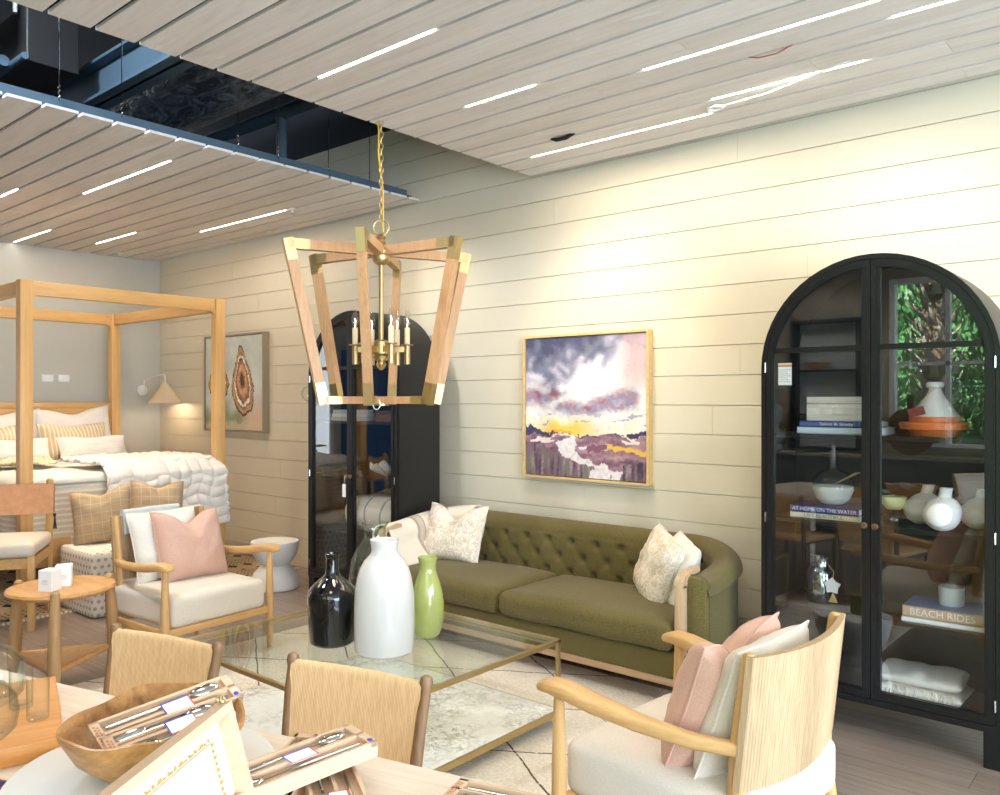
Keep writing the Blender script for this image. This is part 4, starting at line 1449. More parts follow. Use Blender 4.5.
def armchair(label, loc, rotz):
    t = thing('armchair', label, 'armchair', loc, rotz)
    for s in (-1, 1):
        # arm: slim at the back, dipping, then a flat paddle at the front
        pts = [(-0.33, s * 0.304, 0.600), (-0.2, s * 0.335, 0.597), (-0.02, s * 0.35, 0.605), (0.13, s * 0.362, 0.625), (0.24, s * 0.37, 0.644), (0.30, s * 0.374, 0.648), (0.335, s * 0.376, 0.640), (0.347, s * 0.377, 0.634)]
        secs = [(0.02, 0.02), (0.022, 0.022), (0.024, 0.03), (0.026, 0.04), (0.025, 0.044), (0.022, 0.042), (0.015, 0.034), (0.006, 0.02)]
        MB().tube(pts, secs, 20, up=(0, 0, 1), sq=0.6).build('armrest', M['oakx'], t, 50)
        loft_bar('front_leg', [(0.275, s * 0.366, 0.0), (0.275, s * 0.366, 0.2), (0.275, s * 0.366, 0.38), (0.275, s * 0.366, 0.635)], [0.016, 0.024, 0.025, 0.017], M['oak'], t, up=(1, 0, 0))
        # rear post: leg below, leaning post above
        loft_bar('back_post', [(-0.41, s * 0.300, 0.0), (-0.345, s * 0.300, 0.22), (-0.315, s * 0.300, 0.42), (-0.327, s * 0.300, 0.62), (-0.358, s * 0.300, 0.865), (-0.359, s * 0.300, 0.876)], [(0.018, 0.014), (0.026, 0.017), (0.03, 0.018), (0.028, 0.018), (0.02, 0.017), (0.012, 0.012)], M['oak'], t, up=(1, 0, 0))
        MB().bar((-0.34, s * 0.345, 0.255), (0.275, s * 0.36, 0.255), 0.022, 0.05, bev=0.004).build('side_rail', M['oakx'], t, 30)
    MB().bar((0.275, -0.366, 0.262), (0.275, 0.366, 0.262), 0.026, 0.045, bev=0.006).build('front_rail', M['oaky'], t, 30)
    MB().bar((-0.335, -0.30, 0.25), (-0.335, 0.30, 0.25), 0.026, 0.045, bev=0.006).build('rear_rail', M['oaky'], t, 30)
    # bowed ribbed back panel

    def panel(off):
        def f(a, c):
            y = -0.325 + 0.65 * a
            bow = 0.058 * (1 - (y / 0.34) ** 2)
            top = 0.874 + 0.008 * (1 - (y / 0.34) ** 2)
            zz = 0.49 - 0.02 * (1 - (y / 0.34) ** 2) + (top - 0.49) * c
            lean = -0.305 - 0.048 * (zz - 0.42) / 0.44
            rib = 0.0016 * math.cos(y * 2 * PI / 0.0124)
            return Vector((lean - bow + off + (rib if off < 0 else -rib) - 0.012, y, zz))
        return f
    b = MB().grid(180, 14, panel(-0.011)).grid(180, 14, panel(0.011))
    # edge strip
    for c in (0, 1):
        b.grid(180, 1, (lambda cc: lambda a, q: panel(-0.011)(a, cc).lerp(panel(0.011)(a, cc), q))(c))
    for a0 in (0, 1):
        b.grid(14, 1, (lambda aa: lambda c, q: panel(-0.011)(aa, c).lerp(panel(0.011)(aa, c), q))(a0))
    b.build('back_panel', M['ribs'], t, 40)
    MB().rbox((-0.035, 0, 0.37), (0.655, 0.66, 0.185), 0.045, 0.022, 14, rough=0.003, freq=4).build('seat_cushion', M['linen'], t, 60)
    return t


A1 = (-1.28, 2.50, 0.016)
r1 = R(176.5)
ac1 = armchair('cream armchair with curved oak back facing away at the right front', A1, r1)
A2 = (-4.745, 2.63, 0)
r2 = R(5)
ac2 = dup(ac1, 'cream armchair with oak arms facing us at the left of the coffee table', A2, r2)


def on_chair(A, rz, x, y, zz):
    return Vector(A) + Matrix.Rotation(rz, 3, 'Z') @ Vector((x, y, zz))


# pillows: local pillow front (-y) must face the chair's +x
for (A, rz, nm) in ((A1, r1, 'right front'), (A2, r2, 'left')):
    where = 'in the right front armchair' if nm == 'right front' else 'in the armchair left of the coffee table'
    pillow('cream linen back cushion ' + where, M['ivory'] if nm == 'left' else M['linen'], 0.48, 0.43 if nm != 'left' else 0.46, 0.15, on_chair(A, rz, -0.175, -0.02 if nm == 'left' else 0.05, 0.455), rz + R(90), R(19), 0, 0.0, 2, M['ivory'])
    pillow('blush pink pillow ' + where, M['pink'], 0.47, 0.46 if nm == 'left' else 0.44, 0.19, on_chair(A, rz, -0.04 if nm == 'left' else -0.07, 0.05, 0.455), rz + R(90), R(20), R(2), 0.075, 4 if nm == 'left' else 9, M['pink'])
# pale grey throw over the back of the far armchair
t = MB()


def grey_f(a, c):
    y = -0.24 + 0.40 * a
    bow = 0.058 * (1 - (y / 0.34) ** 2)
    top = 0.892
    d = (c - 0.5) * 2
    x0 = -0.305 - 0.048 - bow - 0.012
    if abs(d) < 0.15:
        th = d / 0.15 * PI / 2
        return Vector((x0 + 0.02 * math.sin(th), y, top + 0.012 * math.cos(th)))
    f = (abs(d) - 0.15) / 0.85
    L = 0.14 if d > 0 else 0.3
    return Vector((x0 + math.copysign(0.02, d) + (0.02 * f if d > 0 else 0.012 * f), y + 0.01 * math.sin(a * 9) * f, top - L * f + 0.008 * math.sin(a * 12) * f))


t.grid(24, 30, grey_f)
o = t.build('grey_throw', M['grey'], None, 60)
md = o.modifiers.new('thickness', 'SOLIDIFY')
md.thickness = 0.012
o.location = A2
o.rotation_euler = (0, 0, r2)
tag(o, 'pale grey throw folded over the back of the armchair left of the coffee table', 'throw')

# ------------------------------------------------------------------ plaster stools


def stool(label, loc):
    t = thing('stool', label, 'stool', loc)
    MB().lathe([(0, 0), (0.185, 0), (0.198, 0.012), (0.197, 0.06), (0.175, 0.13), (0.13, 0.182), (0.105, 0.196), (0.10, 0.20)], 48).build('base', M['plaster'], t)
    MB().lathe([(0.10, 0.20), (0.105, 0.205), (0.14, 0.225), (0.178, 0.285), (0.198, 0.36), (0.2, 0.395), (0.195, 0.402), (0, 0.402)], 48).build('seat', M['plaster'], t)
    return t


st1 = stool('white plaster hourglass stool beside the left cabinet', (-5.92, 4.02, 0.0))
st2 = dup(st1, 'white plaster hourglass stool between the right armchair and the cabinet, seen in its glass', (-1.43, 3.44, 0.015))
o = MB().lathe([(0, 0), (0.05, 0), (0.052, 0.004), (0.052, 0.10), (0.047, 0.104), (0, 0.1)], 28).build('candle', plain('olive_candle', rgb(150, 150, 70), 0.4))
o.location = (-1.40, 3.40, 0.418)
tag(o, 'olive green candle on the hourglass stool by the right armchair', 'candle')

# ------------------------------------------------------------------ paintings


def hsh(*a):
    return noise.noise(Vector(a))


def lerp3(a, b, t):
    t = max(0, min(1, t))
    return tuple(x + (y - x) * t for x, y in zip(a, b))


def pal(stops, t):
    t = max(0, min(0.9999, t)) * (len(stops) - 1)
    i = int(t)
    return lerp3(stops[i], stops[i + 1], t - i)


def marsh(u, v):
    # brushy: warp and quantise into dabs
    wu = 0.03 * hsh(u * 9, v * 9, 1) + 0.012 * hsh(u * 30, v * 30, 2)
    wv = 0.03 * hsh(u * 9, v * 9, 5) + 0.014 * hsh(u * 30, v * 34, 7)
    U, V = u + wu, v + wv
    n = hsh(U * 5, V * 5, 3)
    n2 = hsh(U * 14, V * 16, 9)
    n3 = hsh(u * 40, v * 40, 4)
    dark, slate, lav, mauve, wht, crm = (78, 80, 108), (128, 130, 150), (186, 178, 196), (178, 140, 156), (240, 238, 232), (250, 236, 212)
    if V < 0.70:
        base = V * 2.15 - 0.30 * (1 - u) + 0.26 * smoothstep(0.5, 0.8, u) + 0.42 * n + 0.26 * n2 + 0.25 * math.exp(-((u - 0.62) / 0.16) ** 2) * smoothstep(0.08, 0.3, V)
        c = pal([dark, (104, 106, 128), slate, lav, (226, 222, 226), wht, wht], base + 0.12)
        if u > 0.72:
            c = lerp3(c, (206, 172, 176), smoothstep(0.74, 0.9, u + 0.05 * n2) * smoothstep(0.5, 0.2, 1 - (1 - V)) * 0.8)
        # mauve cloud banks in the middle
        m1 = math.exp(-((V - 0.40 - 0.03 * n2) / 0.05) ** 2) * smoothstep(0.3, 0.12, 1 - (1 - u)) if False else 0
        left = math.exp(-((V - 0.43) / 0.05) ** 2) * (1 - smoothstep(0.18, 0.34, u + 0.08 * n2))
        mid = math.exp(-((V - 0.51) / 0.045) ** 2) * smoothstep(0.2, 0.32, u) * (1 - smoothstep(0.55, 0.68, u)) * 0.8
        right = math.exp(-((V - 0.47 + 0.12 * (u - 0.7)) / 0.055) ** 2) * smoothstep(0.5, 0.7, u) * (1 - smoothstep(0.9, 0.98, u))
        c = lerp3(c, pal([(146, 104, 122), mauve, (150, 142, 170), lav], 0.5 + n2), min(1, (left + mid + right) * 1.25 + 0.25 * n3))
        glow = math.exp(-((V - 0.665) / 0.05) ** 2) * math.exp(-((u - 0.34) / 0.22) ** 2)
        low = smoothstep(0.54, 0.63, V)
        c = lerp3(c, crm, low * 0.9 * smoothstep(-0.1, 0.1, n2 + 0.1))
        c = lerp3(c, (250, 204, 96), glow * 1.3 + 0.2 * n2 * glow)
        if math.exp(-((V - 0.682) / 0.012) ** 2) * math.exp(-((u - 0.3) / 0.12) ** 2) > 0.4:
            c = (246, 176, 50)
        # slim violet streaks
        if hsh(u * 5, V * 46, 8) > 0.36 and 0.53 < V < 0.64:
            c = lerp3(c, (176, 160, 186), 0.8)
        # far trees
        if V > 0.682 - 0.035 * smoothstep(0.25, 0.02, 1 - (1 - u)) * (1 if u < 0.25 else 0) - 0.022 * smoothstep(0.85, 0.96, u) + 0.012 * n3 + (0.012 if 0.25 < u < 0.85 else 0):
            c = lerp3((84, 72, 106), (62, 58, 96), 0.5 + n3)
        return c
    # marsh
    c = pal([(108, 76, 98), (140, 104, 122), (172, 134, 146), (196, 160, 166)], 0.5 + 0.7 * hsh(u * 6, V * 22, 2) + 0.25 * n3)
    # winding channel: light
    cx = 0.36 + 0.05 * math.sin((V - 0.65) * 26) + 1.0 * max(0, V - 0.78) * 1.4
    wdt = 0.035 + 0.42 * max(0, V - 0.70)
    if abs(u - cx) < wdt * (0.9 + 0.8 * n2):
        c = lerp3((246, 238, 230), (224, 210, 222), 0.5 + n3)
    if hsh(u * 4, V * 30, 12) > 0.26 and V < 0.79:
        c = lerp3((248, 236, 222), (236, 214, 214), 0.5 + n3)
    if 0.775 < V + 0.06 * (0.8 - u) < 0.80 and u > 0.62 and n2 > -0.25:
        c = (240, 192, 84)
    if 0.79 < V < 0.81 and 0.55 < u < 0.72 and n2 > -0.2:
        c = (196, 190, 160)
    if math.hypot((u - 0.62) / 0.07, (V - 0.785) / 0.02) < 1 + n2:
        c = (140, 92, 112)
    # foreground reeds
    rz = 0.86 - 0.10 * (1 - smoothstep(0.0, 0.45, u)) + 0.04 * hsh(u * 34, 1, 1) + 0.05 * smoothstep(0.55, 0.9, 1 - abs(u - 0.62))
    if v > rz and abs(u - 0.68) > 0.12 * (1 + hsh(u * 20, v * 9, 4)):
        k = 0.5 + 0.9 * hsh(u * 44, v * 5, 6)
        c = pal([(66, 56, 84), (96, 76, 96), (136, 104, 118), (120, 124, 116), (170, 150, 150)], k)
    return c


def oyster(u, v):
    n = hsh(u * 5, v * 5, 1)
    n2 = hsh(u * 18, v * 18, 2)
    c = lerp3((206, 212, 206), (188, 196, 190), 0.5 + n + 0.4 * n2)
    c = lerp3(c, (226, 176, 152), smoothstep(0.55, 0.95, v) * smoothstep(0.45, 0.95, u + 0.2 * n) * 0.9)
    c = lerp3(c, (122, 128, 92), smoothstep(0.66, 0.86, v + 0.1 * n) * (1 - smoothstep(0.6, 0.8, u)) * 0.75)
    c = lerp3(c, (214, 196, 160), smoothstep(0.88, 0.96, v + 0.05 * n2) * 0.8)
    for (cx, cy, rx, ry, lean) in ((0.66, 0.47, 0.2, 0.385, 0.10), (0.24, 0.45, 0.2, 0.25, 0.02)):
        x = (u - cx - lean * (v - cy)) / rx
        y = (v - cy) / ry
        taper = 0.36 + 0.64 * smoothstep(-1.05, 0.45, y)
        d = math.hypot(x / taper, y) + 0.05 * hsh(u * 9, v * 9, 7) + 0.03 * hsh(u * 30, v * 30, 3)
        d -= 0.05 * math.sin(math.atan2(y, x) * 9) * 0.4
        if d < 1:
            for r, col in ((0.16, (80, 52, 38)), (0.26, (150, 98, 66)), (0.48, (206, 152, 112)), (0.60, (150, 112, 80)), (0.64, (92, 68, 50)), (0.74, (236, 226, 210)), (0.82, (150, 118, 84)), (0.93, (188, 150, 104)), (1.01, (74, 58, 46))):
                if d < r:
                    c = tuple(q * (1 + 0.22 * n2) for q in col)
                    break
    return c


def painting(name, label, w, h, fn, frame_mat, depth, loc, nu, nv, fw=0.014, dab=None):
    t = thing(name, label, 'painting', loc)
    b = MB().grid(nu, nv, lambda a, c: Vector(((a - 0.5) * (w - 2 * fw - 0.012), -depth + 0.012, (0.5 - c) * (h - 2 * fw - 0.012))))
    o = b.build('canvas', M['canvas'], t, 0)
    ca = o.data.color_attributes.new('paint', 'BYTE_COLOR', 'POINT')
    vals = []
    for i in range(nu + 1):
        for j in range(nv + 1):
            uu, vv = i / nu, j / nv
            if dab:
                best = 9
                gx, gy = int(uu * dab[0]), int(vv * dab[1])
                for ax in (-1, 0, 1):
                    for ay in (-1, 0, 1):
                        k = (gx + ax) * 131 + (gy + ay) * 17
                        px = (gx + ax + 0.5 + 0.5 * math.sin(k * 12.9898)) / dab[0]
                        py = (gy + ay + 0.5 + 0.5 * math.sin(k * 78.233 + 1)) / dab[1]
                        dd = ((uu - px) * dab[0]) ** 2 + ((vv - py) * dab[1]) ** 2
                        if dd < best:
                            best, bu, bv = dd, px, py
                uu, vv = max(0, min(1, uu * 0.4 + bu * 0.6)), max(0, min(1, vv * 0.4 + bv * 0.6))
            q = fn(uu, vv)
            vals += [lin(max(0, min(255, q[0]))), lin(max(0, min(255, q[1]))), lin(max(0, min(255, q[2]))), 1]
    ca.data.foreach_set('color', vals)
    MB().box(-w / 2 + fw + 0.006, w / 2 - fw - 0.006, -depth + 0.0125, -0.004, -h / 2 + fw + 0.006, h / 2 - fw - 0.006).build('canvas_edge', M['black'], t, 0)
    b = MB().box(-w / 2, w / 2, -depth, 0, h / 2 - fw, h / 2).box(-w / 2, w / 2, -depth, 0, -h / 2, -h / 2 + fw).box(-w / 2, -w / 2 + fw, -depth, 0, -h / 2 + fw, h / 2 - fw).box(w / 2 - fw, w / 2, -depth, 0, -h / 2 + fw, h / 2 - fw)
    b.build('frame', frame_mat, t, 0)
    return t


painting('painting', 'framed purple and gold marsh sunset painting above the green sofa', 1.045, 1.02, marsh, wood('pale_gold_frame', rgb(208, 174, 112), rgb(232, 202, 146), 'x', 3), 0.055, (-3.21, WY - 0.001, 1.545), 260, 250, 0.016, (64, 84))
painting('painting', 'framed painting of two brown oyster shells beside the bed', 1.11, 1.01, oyster, plain('pewter_frame', rgb(170, 158, 136), 0.4, 0.4), 0.075, (-7.57, WY - 0.001, 1.765), 180, 170, 0.016, (70, 60))

# ------------------------------------------------------------------ chandelier
CHX, CHY = -3.56, 3.13
ch = thing('chandelier', 'lantern chandelier of oak and brass bars hanging above the coffee table', 'chandelier', (CHX, CHY, 0))
TOPZ, BOTZ, RT, RB = 2.478, 1.572, 0.535, 0.335
SEC = 0.055
for k in range(6):
    a = R(-52.4 + 60 * k)
    d = Vector((math.cos(a), math.sin(a), 0))
    T, B = d * RT + Vector((0, 0, TOPZ)), d * RB + Vector((0, 0, BOTZ))
    up = Vector((0, 0, 1))
    MB().bar(d * 0.03 + Vector((0, 0, TOPZ - SEC / 2)), d * (RT - 0.12) + Vector((0, 0, TOPZ - SEC / 2)), SEC * 0.8, SEC).build('top_bar', M['chandwood'], ch, 0)
    MB().bar(d * (RT - 0.12) + Vector((0, 0, TOPZ - SEC / 2)), T + Vector((0, 0, -SEC / 2)), SEC * 0.84, SEC * 1.03).bar(T + Vector((0, 0, 0.001)), T.lerp(B, 0.13), SEC * 0.84, SEC * 1.03, up=d).build('top_corner', M['brass'], ch, 0)
    MB().bar(T.lerp(B, 0.13), T.lerp(B, 0.87), SEC * 0.8, SEC, up=d).build('upright', M['chandwood'], ch, 0)
    MB().bar(T.lerp(B, 0.87), B + Vector((0, 0, -0.001)), SEC * 0.84, SEC * 1.03, up=d).bar(B + Vector((0, 0, SEC * 0.4)), d * (RB - 0.1) + Vector((0, 0, BOTZ + SEC * 0.4)), SEC * 0.84, SEC * 0.8).build('bottom_corner', M['brass'], ch, 0)
    MB().bar(d * (RB - 0.1) + Vector((0, 0, BOTZ + SEC * 0.4)), d * 0.02 + Vector((0, 0, BOTZ + SEC * 0.4)), SEC * 0.8, SEC * 0.75).build('bottom_bar', M['chandwood'], ch, 0)
MB().lathe([(0, BOTZ - 0.01), (0.045, BOTZ - 0.01), (0.045, BOTZ + 0.04), (0, BOTZ + 0.04)], 24).build('bottom_hub', M['brass'], ch)
MB().tube([(0.03 * math.cos(R(i * 20)) + 0.11, -0.13 , BOTZ + 0.03 * math.sin(R(i * 20))) for i in range(18)], 0.003, 6, closed=True).build('tag_ring', M['paper'], ch)
MB().lathe([(0, 2.37), (0.018, 2.37), (0.042, 2.385), (0.05, 2.40), (0.05, 2.425), (0.06, 2.43), (0.06, 2.445), (0.035, 2.475), (0.02, 2.49), (0.028, 2.50), (0.018, 2.515), (0.03, 2.53), (0.012, 2.545), (0, 2.55)], 28).build('top_hub', M['brass'], ch)
MB().tube([(0, 0, 1.93), (0, 0, 2.38)], 0.014, 14).build('stem', M['brass'], ch)
MB().lathe([(0, 1.765), (0.012, 1.77), (0.024, 1.785), (0.03, 1.80), (0.022, 1.815), (0.04, 1.825), (0.045, 1.845), (0.03, 1.855), (0.042, 1.86), (0.042, 1.93), (0.028, 1.94), (0, 1.94)], 26).build('lower_hub', M['brass'], ch)
RC = 0.15
glb = glass('bulb_glass', (0.96, 0.96, 0.95, 1), 4.0)
for k in range(6):
    a = R(-20 + 60 * k)
    d = Vector((math.cos(a), math.sin(a), 0))
    p = d * RC
    o = MB().bar(d * 0.03 + Vector((0, 0, 1.885)), p + Vector((0, 0, 1.885)), 0.012, 0.03).lathe([(0, 1.80), (0.017, 1.80), (0.017, 1.905), (0.034, 1.908), (0.036, 1.914), (0, 1.916)], 18, Matrix.Translation((p.x, p.y, 0))).build('candle_arm', M['brass'], ch)
    MB().lathe([(0, 1.91), (0.0155, 1.91), (0.0155, 2.01), (0, 2.012)], 16, Matrix.Translation((p.x, p.y, 0))).build('candle_sleeve', plain('ivory_sleeve', rgb(226, 208, 170), 0.5) if k == 0 else bpy.data.materials['ivory_sleeve'], o)
    MB().lathe([(0.009, 2.01), (0.013, 2.022), (0.0205, 2.045), (0.02, 2.065), (0.012, 2.095), (0.002, 2.12)], 18, Matrix.Translation((p.x, p.y, 0))).build('bulb', glb, o)
    MB().tube([(p.x, p.y, 2.012), (p.x + 0.004, p.y, 2.045), (p.x - 0.003, p.y, 2.065)], 0.0035, 6).build('filament', emit('filament', (1, 0.85, 0.6, 1), 1.5) if k == 0 else bpy.data.materials['filament'], o)
# chain, ring, cord
b = MB()
b.tube([(0.045 * math.cos(R(i * 15)) * 0.76, 0.045 * math.cos(R(i * 15)) * 0.65, 2.585 + 0.045 * math.sin(R(i * 15))) for i in range(24)], 0.005, 8, closed=True)
b.build('hanging_ring', M['brass'], ch)
b = MB()
zz = 2.625
k = 0
while zz < 3.19:
    a = R(40) + (PI / 2 if k % 2 else 0)
    b.tube([(0.011 * math.cos(t2) * math.cos(a), 0.011 * math.cos(t2) * math.sin(a), zz + 0.02 + 0.023 * math.sin(t2)) for t2 in [R(i * 30) for i in range(12)]], 0.003, 6, closed=True)
    zz += 0.034
    k += 1
b.build('chain', M['brass'], ch)
MB().tube([(0.004, 0.012, 2.56), (0.0, 0.014, 2.8), (-0.008, -0.012, 3.0), (-0.02, 0.0, 3.16), (-0.03, -0.01, 3.22)], 0.005, 8).build('cord', plain('gold_cord', rgb(220, 180, 40), 0.5), ch)

# ------------------------------------------------------------------ wall lights, switch plates
SXX, SYY = BX, 4.86
xw = BX + 0.001
t = thing('wall_sconce', 'white swing arm sconce with a rattan cone shade beside the bed', 'wall lamp', (xw, 4.48, 1.70))
MB().lathe([(0, 0), (0.06, 0), (0.06, 0.02), (0.05, 0.028), (0, 0.028)], 28, Matrix.Rotation(R(90), 4, 'Y')).build('wall_plate', M['white'], t)
MB().tube([(0.02, 0, 0), (0.05, 0, 0.0), (0.06, 0.0, 0.03), (0.06, 0.0, 0.09), (0.065, 0.0, 0.115), (0.2, 0.005, 0.145), (0.5, 0.01, 0.175), (0.525, 0.01, 0.165), (0.53, 0.01, 0.08)], 0.007, 8).build('swing_arm', M['white'], t)
MB().tube([(0.05, 0, -0.03), (0.05, 0, 0.03)], 0.012, 8).build('switch', M['white'], t)
o = MB().lathe([(0.02, 0.085), (0.18, -0.145), (0.176, -0.145), (0.018, 0.08)], 40, Matrix.Translation((0.53, 0.01, 0.0)), f=lambda q, a, r, zz: q * (1 + 0.008 * math.cos(36 * a)) if r > 0.1 else q).build('shade', M['rattan'], t)
MB().ball((0.53, 0.01, -0.03), 0.03).build('bulb', emit('warm_bulb', (1, 0.82, 0.6, 1), 3), t)
lamp('sconce_glow', 'POINT', (xw + 0.53, 4.49, 1.60), 2, WARM, shadow_soft_size=0.04)
for (px_y, lb) in ((3.467, 'white switch plate above the headboard, the left one'), (3.632, 'white switch plate above the headboard, the right one')):
    o = MB().box(xw - 0.001, xw + 0.007, px_y - 0.058, px_y + 0.058, 1.783, 1.86, 0.003).build('switch_plate', M['white'], None, 30)
    for dy in (-0.03, 0.03):
        MB().box(xw + 0.006, xw + 0.011, px_y + dy - 0.016, px_y + dy + 0.016, 1.79, 1.845, 0.002).build('switch', M['white'], o, 30)
    tag(o, lb, 'switch')
t = thing('globe_sconce', 'small glass globe sconce on the shiplap wall by the left cabinet', 'wall lamp', (-6.22, WY, 1.55))
MB().lathe([(0, 0), (0.05, 0), (0.05, 0.012), (0, 0.016)], 22, Matrix.Rotation(R(90), 4, 'X')).build('wall_plate', M['brass'], t)
MB().tube([(0, -0.01, 0), (0, -0.08, 0), (0, -0.1, 0.015), (0, -0.1, 0.03)], 0.009, 10).lathe([(0, 0.02), (0.03, 0.02), (0.035, 0.035), (0, 0.035)], 18, Matrix.Translation((0, -0.1, 0))).build('arm', M['brass'], t)
MB().ball((0, -0.1, 0.10), 0.075, seg=28).build('globe', M['clear'], t)
MB().ball((0, -0.1, 0.08), 0.018).build('bulb', emit('small_bulb', (1, 0.85, 0.65, 1), 2), t)

# ------------------------------------------------------------------ canopy bed
o = MB().box(-9.6, -6.42, 1.9, 4.62, 0.0, 0.012, 0.003).build('area_rug', M['tribal'], None, 0)
tag(o, 'black and tan patterned rug under the canopy bed', 'rug')
b = MB()
for i in range(84):
    y = 1.92 + 2.68 * i / 83
    b.ball((-6.405, y, 0.006), 0.012, seg=6)
b.build('fringe', M['ivory'], o)
BXF, BXR, BY0, BY1, BH = -6.83, -8.93, 2.40, 4.03, 2.515
bed = thing('canopy_bed', 'golden oak canopy bed with four tall posts at the far left', 'bed', ((BXF + BXR) / 2, (BY0 + BY1) / 2, 0.012))
cx, cy = (BXF - BXR) / 2, (BY1 - BY0) / 2
PW = 0.047
BH -= 0.012
for sx in (-1, 1):
    for sy in (-1, 1):
        b = MB().box(sx * cx - PW, sx * cx + PW, sy * cy - PW, sy * cy + PW, 0, BH, 0.006)
        b.build('post', M['bedz'], bed, 30)
for sy in (-1, 1):
    MB().box(-cx + PW, cx - PW, sy * cy - 0.03, sy * cy + 0.03, BH - 0.115, BH - 0.005, 0.005).build('canopy_rail', M['bedx'], bed, 30)
    MB().box(-cx + PW, cx - PW, sy * cy - 0.028, sy * cy + 0.028, 0.28, 0.5, 0.005).build('side_rail', M['bedx'], bed, 30)
for sx in (-1, 1):
    b = MB().box(sx * cx - 0.03, sx * cx + 0.03, -cy + PW, cy - PW, BH - 0.115, BH - 0.005, 0.005)
    b.build('canopy_rail', M['bedy'], bed, 30)
MB().box(cx - 0.03, cx + 0.03, -cy + PW, cy - PW, 0.28, 0.5, 0.005).build('foot_rail', M['bedy'], bed, 30)
MB().box(-cx - 0.025, -cx + 0.025, -cy + PW, cy - PW, 0.35, 1.535, 0.005).box(-cx - 0.035, -cx + 0.035, -cy + PW, cy - PW, 1.495, 1.55, 0.006).build('headboard', M['bedy'], bed, 30)
# gussets at the canopy corners
for sx in (-1, 1):
    for sy in (-1, 1):
        b = MB()
        pts = [(0, 0), (0.05, 0)] + [(0.05 - 0.05 * math.sin(R(a)), -0.05 + 0.05 * math.cos(R(a))) for a in range(0, 91, 15)]
        b.prism(pts, -0.026, 0.026, Matrix.Translation((sx * cx, sy * (cy - PW), BH - 0.115)) @ Matrix(((0, 0, 1, 0), (-sy, 0, 0, 0), (0, 1, 0, 0), (0, 0, 0, 1))))
        b.build('corner_gusset', M['bedy'], bed, 30)
bcx, bcy = (BXF + BXR) / 2, (BY0 + BY1) / 2
o = MB().rbox((0, 0, 0.70), (2.02, 1.50, 0.42), 0.08, 0, 10).build('mattress', M['bedwhite'], None, 60)
o.location = (bcx, bcy, 0.012)
tag(o, 'thick white mattress on the canopy bed', 'mattress')


def drape(x0, x1, y0, y1, zt, drop, off, bumps, amp, seed, nu=60, nv=60, sides=('x1', 'y0', 'y1'), dx=None):
    """cloth lying on the mattress and hanging over its edges"""
    W = {s: (drop if s in sides else 0) for s in ('x0', 'x1', 'y0', 'y1')}
    if dx is not None:
        W['x1'] = dx

    def f(a, c):
        X = (x0 - W['x0']) + (x1 + W['x1'] - x0 + W['x0']) * a
        Y = (y0 - W['y0']) + (y1 + W['y1'] - y0 + W['y0']) * c
        ex = max(0, X - x1) + max(0, x0 - X)
        ey = max(0, Y - y1) + max(0, y0 - Y)
        px, py = min(x1, max(x0, X)), min(y1, max(y0, Y))
        r = 0.05
        zz = zt

        def roll(e):
            if e <= 0:
                return 0, 0
            L = r * PI / 2
            if e < L:
                th = e / r
                return r * math.sin(th), r * (1 - math.cos(th))
            return r, r + e - L
        ox, zx = roll(ex)
        oy, zy = roll(ey)
        zz -= max(zx, zy)
        hang = max(ex, ey)
        px += math.copysign(ox, X - x1 if X > x1 else X - x0) if ex else 0
        py += math.copysign(oy, Y - y1 if Y > y1 else Y - y0) if ey else 0
        nb = bumps(X, Y) * amp
        wv = 0.02 * noise.noise(Vector((X * 3 + seed, Y * 3, seed)))
        if hang > r:
            n = Vector((1 if ex and X > x1 else (-1 if ex else 0), 1 if ey and Y > y1 else (-1 if ey else 0), 0)) if (ex or ey) else Vector((0, 0, 1))
            n.normalize()
            fl = 0.018 * math.sin((Y if ex else X) * 13 + seed) * min(1, hang / 0.3)
            return Vector((px, py, zz)) + n * (off + nb + fl)
        return Vector((px, py, zz + off + nb + wv * 0.6))
    return MB().grid(nu, nv, f)


def cloth(b, name, mat, th, label, cat):
    o = b.build(name, mat, None, 60)
    if th:
        md = o.modifiers.new('thickness', 'SOLIDIFY')
        md.thickness = th
        md.offset = 1
    return tag(o, label, cat)


flat = lambda X, Y: 0.0
mx0, mx1, my0, my1 = -8.80, -6.93, 2.44, 3.98
cloth(drape(-8.0, -6.86, 2.48, 3.94, 0.925, 0.45, 0.0, flat, 0, 2, sides=('y0', 'y1'), dx=0.52), 'quilt', M['quilt'], 0.014, 'pale striped quilt hanging over the foot of the canopy bed', 'quilt')
puff = lambda X, Y: noise.noise(Vector((X * 5, Y * 5, 3))) + 0.5 * noise.noise(Vector((X * 12, Y * 12, 3)))
cloth(drape(-8.5, -6.86, 2.46, 3.96, 0.955, 0.22, 0.012, puff, 0.016, 4, sides=('y0', 'y1'), dx=0.06), 'duvet', M['bedwhite'], 0.03, 'fluffy white duvet spread over the canopy bed', 'duvet')


def fleece(X, Y):
    u, v = X * 34, Y * 34
    return abs(math.sin(u + 0.8 * math.sin(v * 0.6))) ** 0.5 * abs(math.sin(v * 0.9 + 0.7 * math.sin(u * 0.5))) ** 0.5 + 0.3 * noise.noise(Vector((X * 9, Y * 9, 1)))


cloth(drape(-7.65, -6.85, 2.98, 3.96, 1.0, 0.55, 0.045, fleece, 0.032, 7, 210, 230, sides=('x1', 'y1')), 'chunky_throw', M['fur'], 0.02, 'white chunky fleece throw over the right corner of the canopy bed', 'throw')
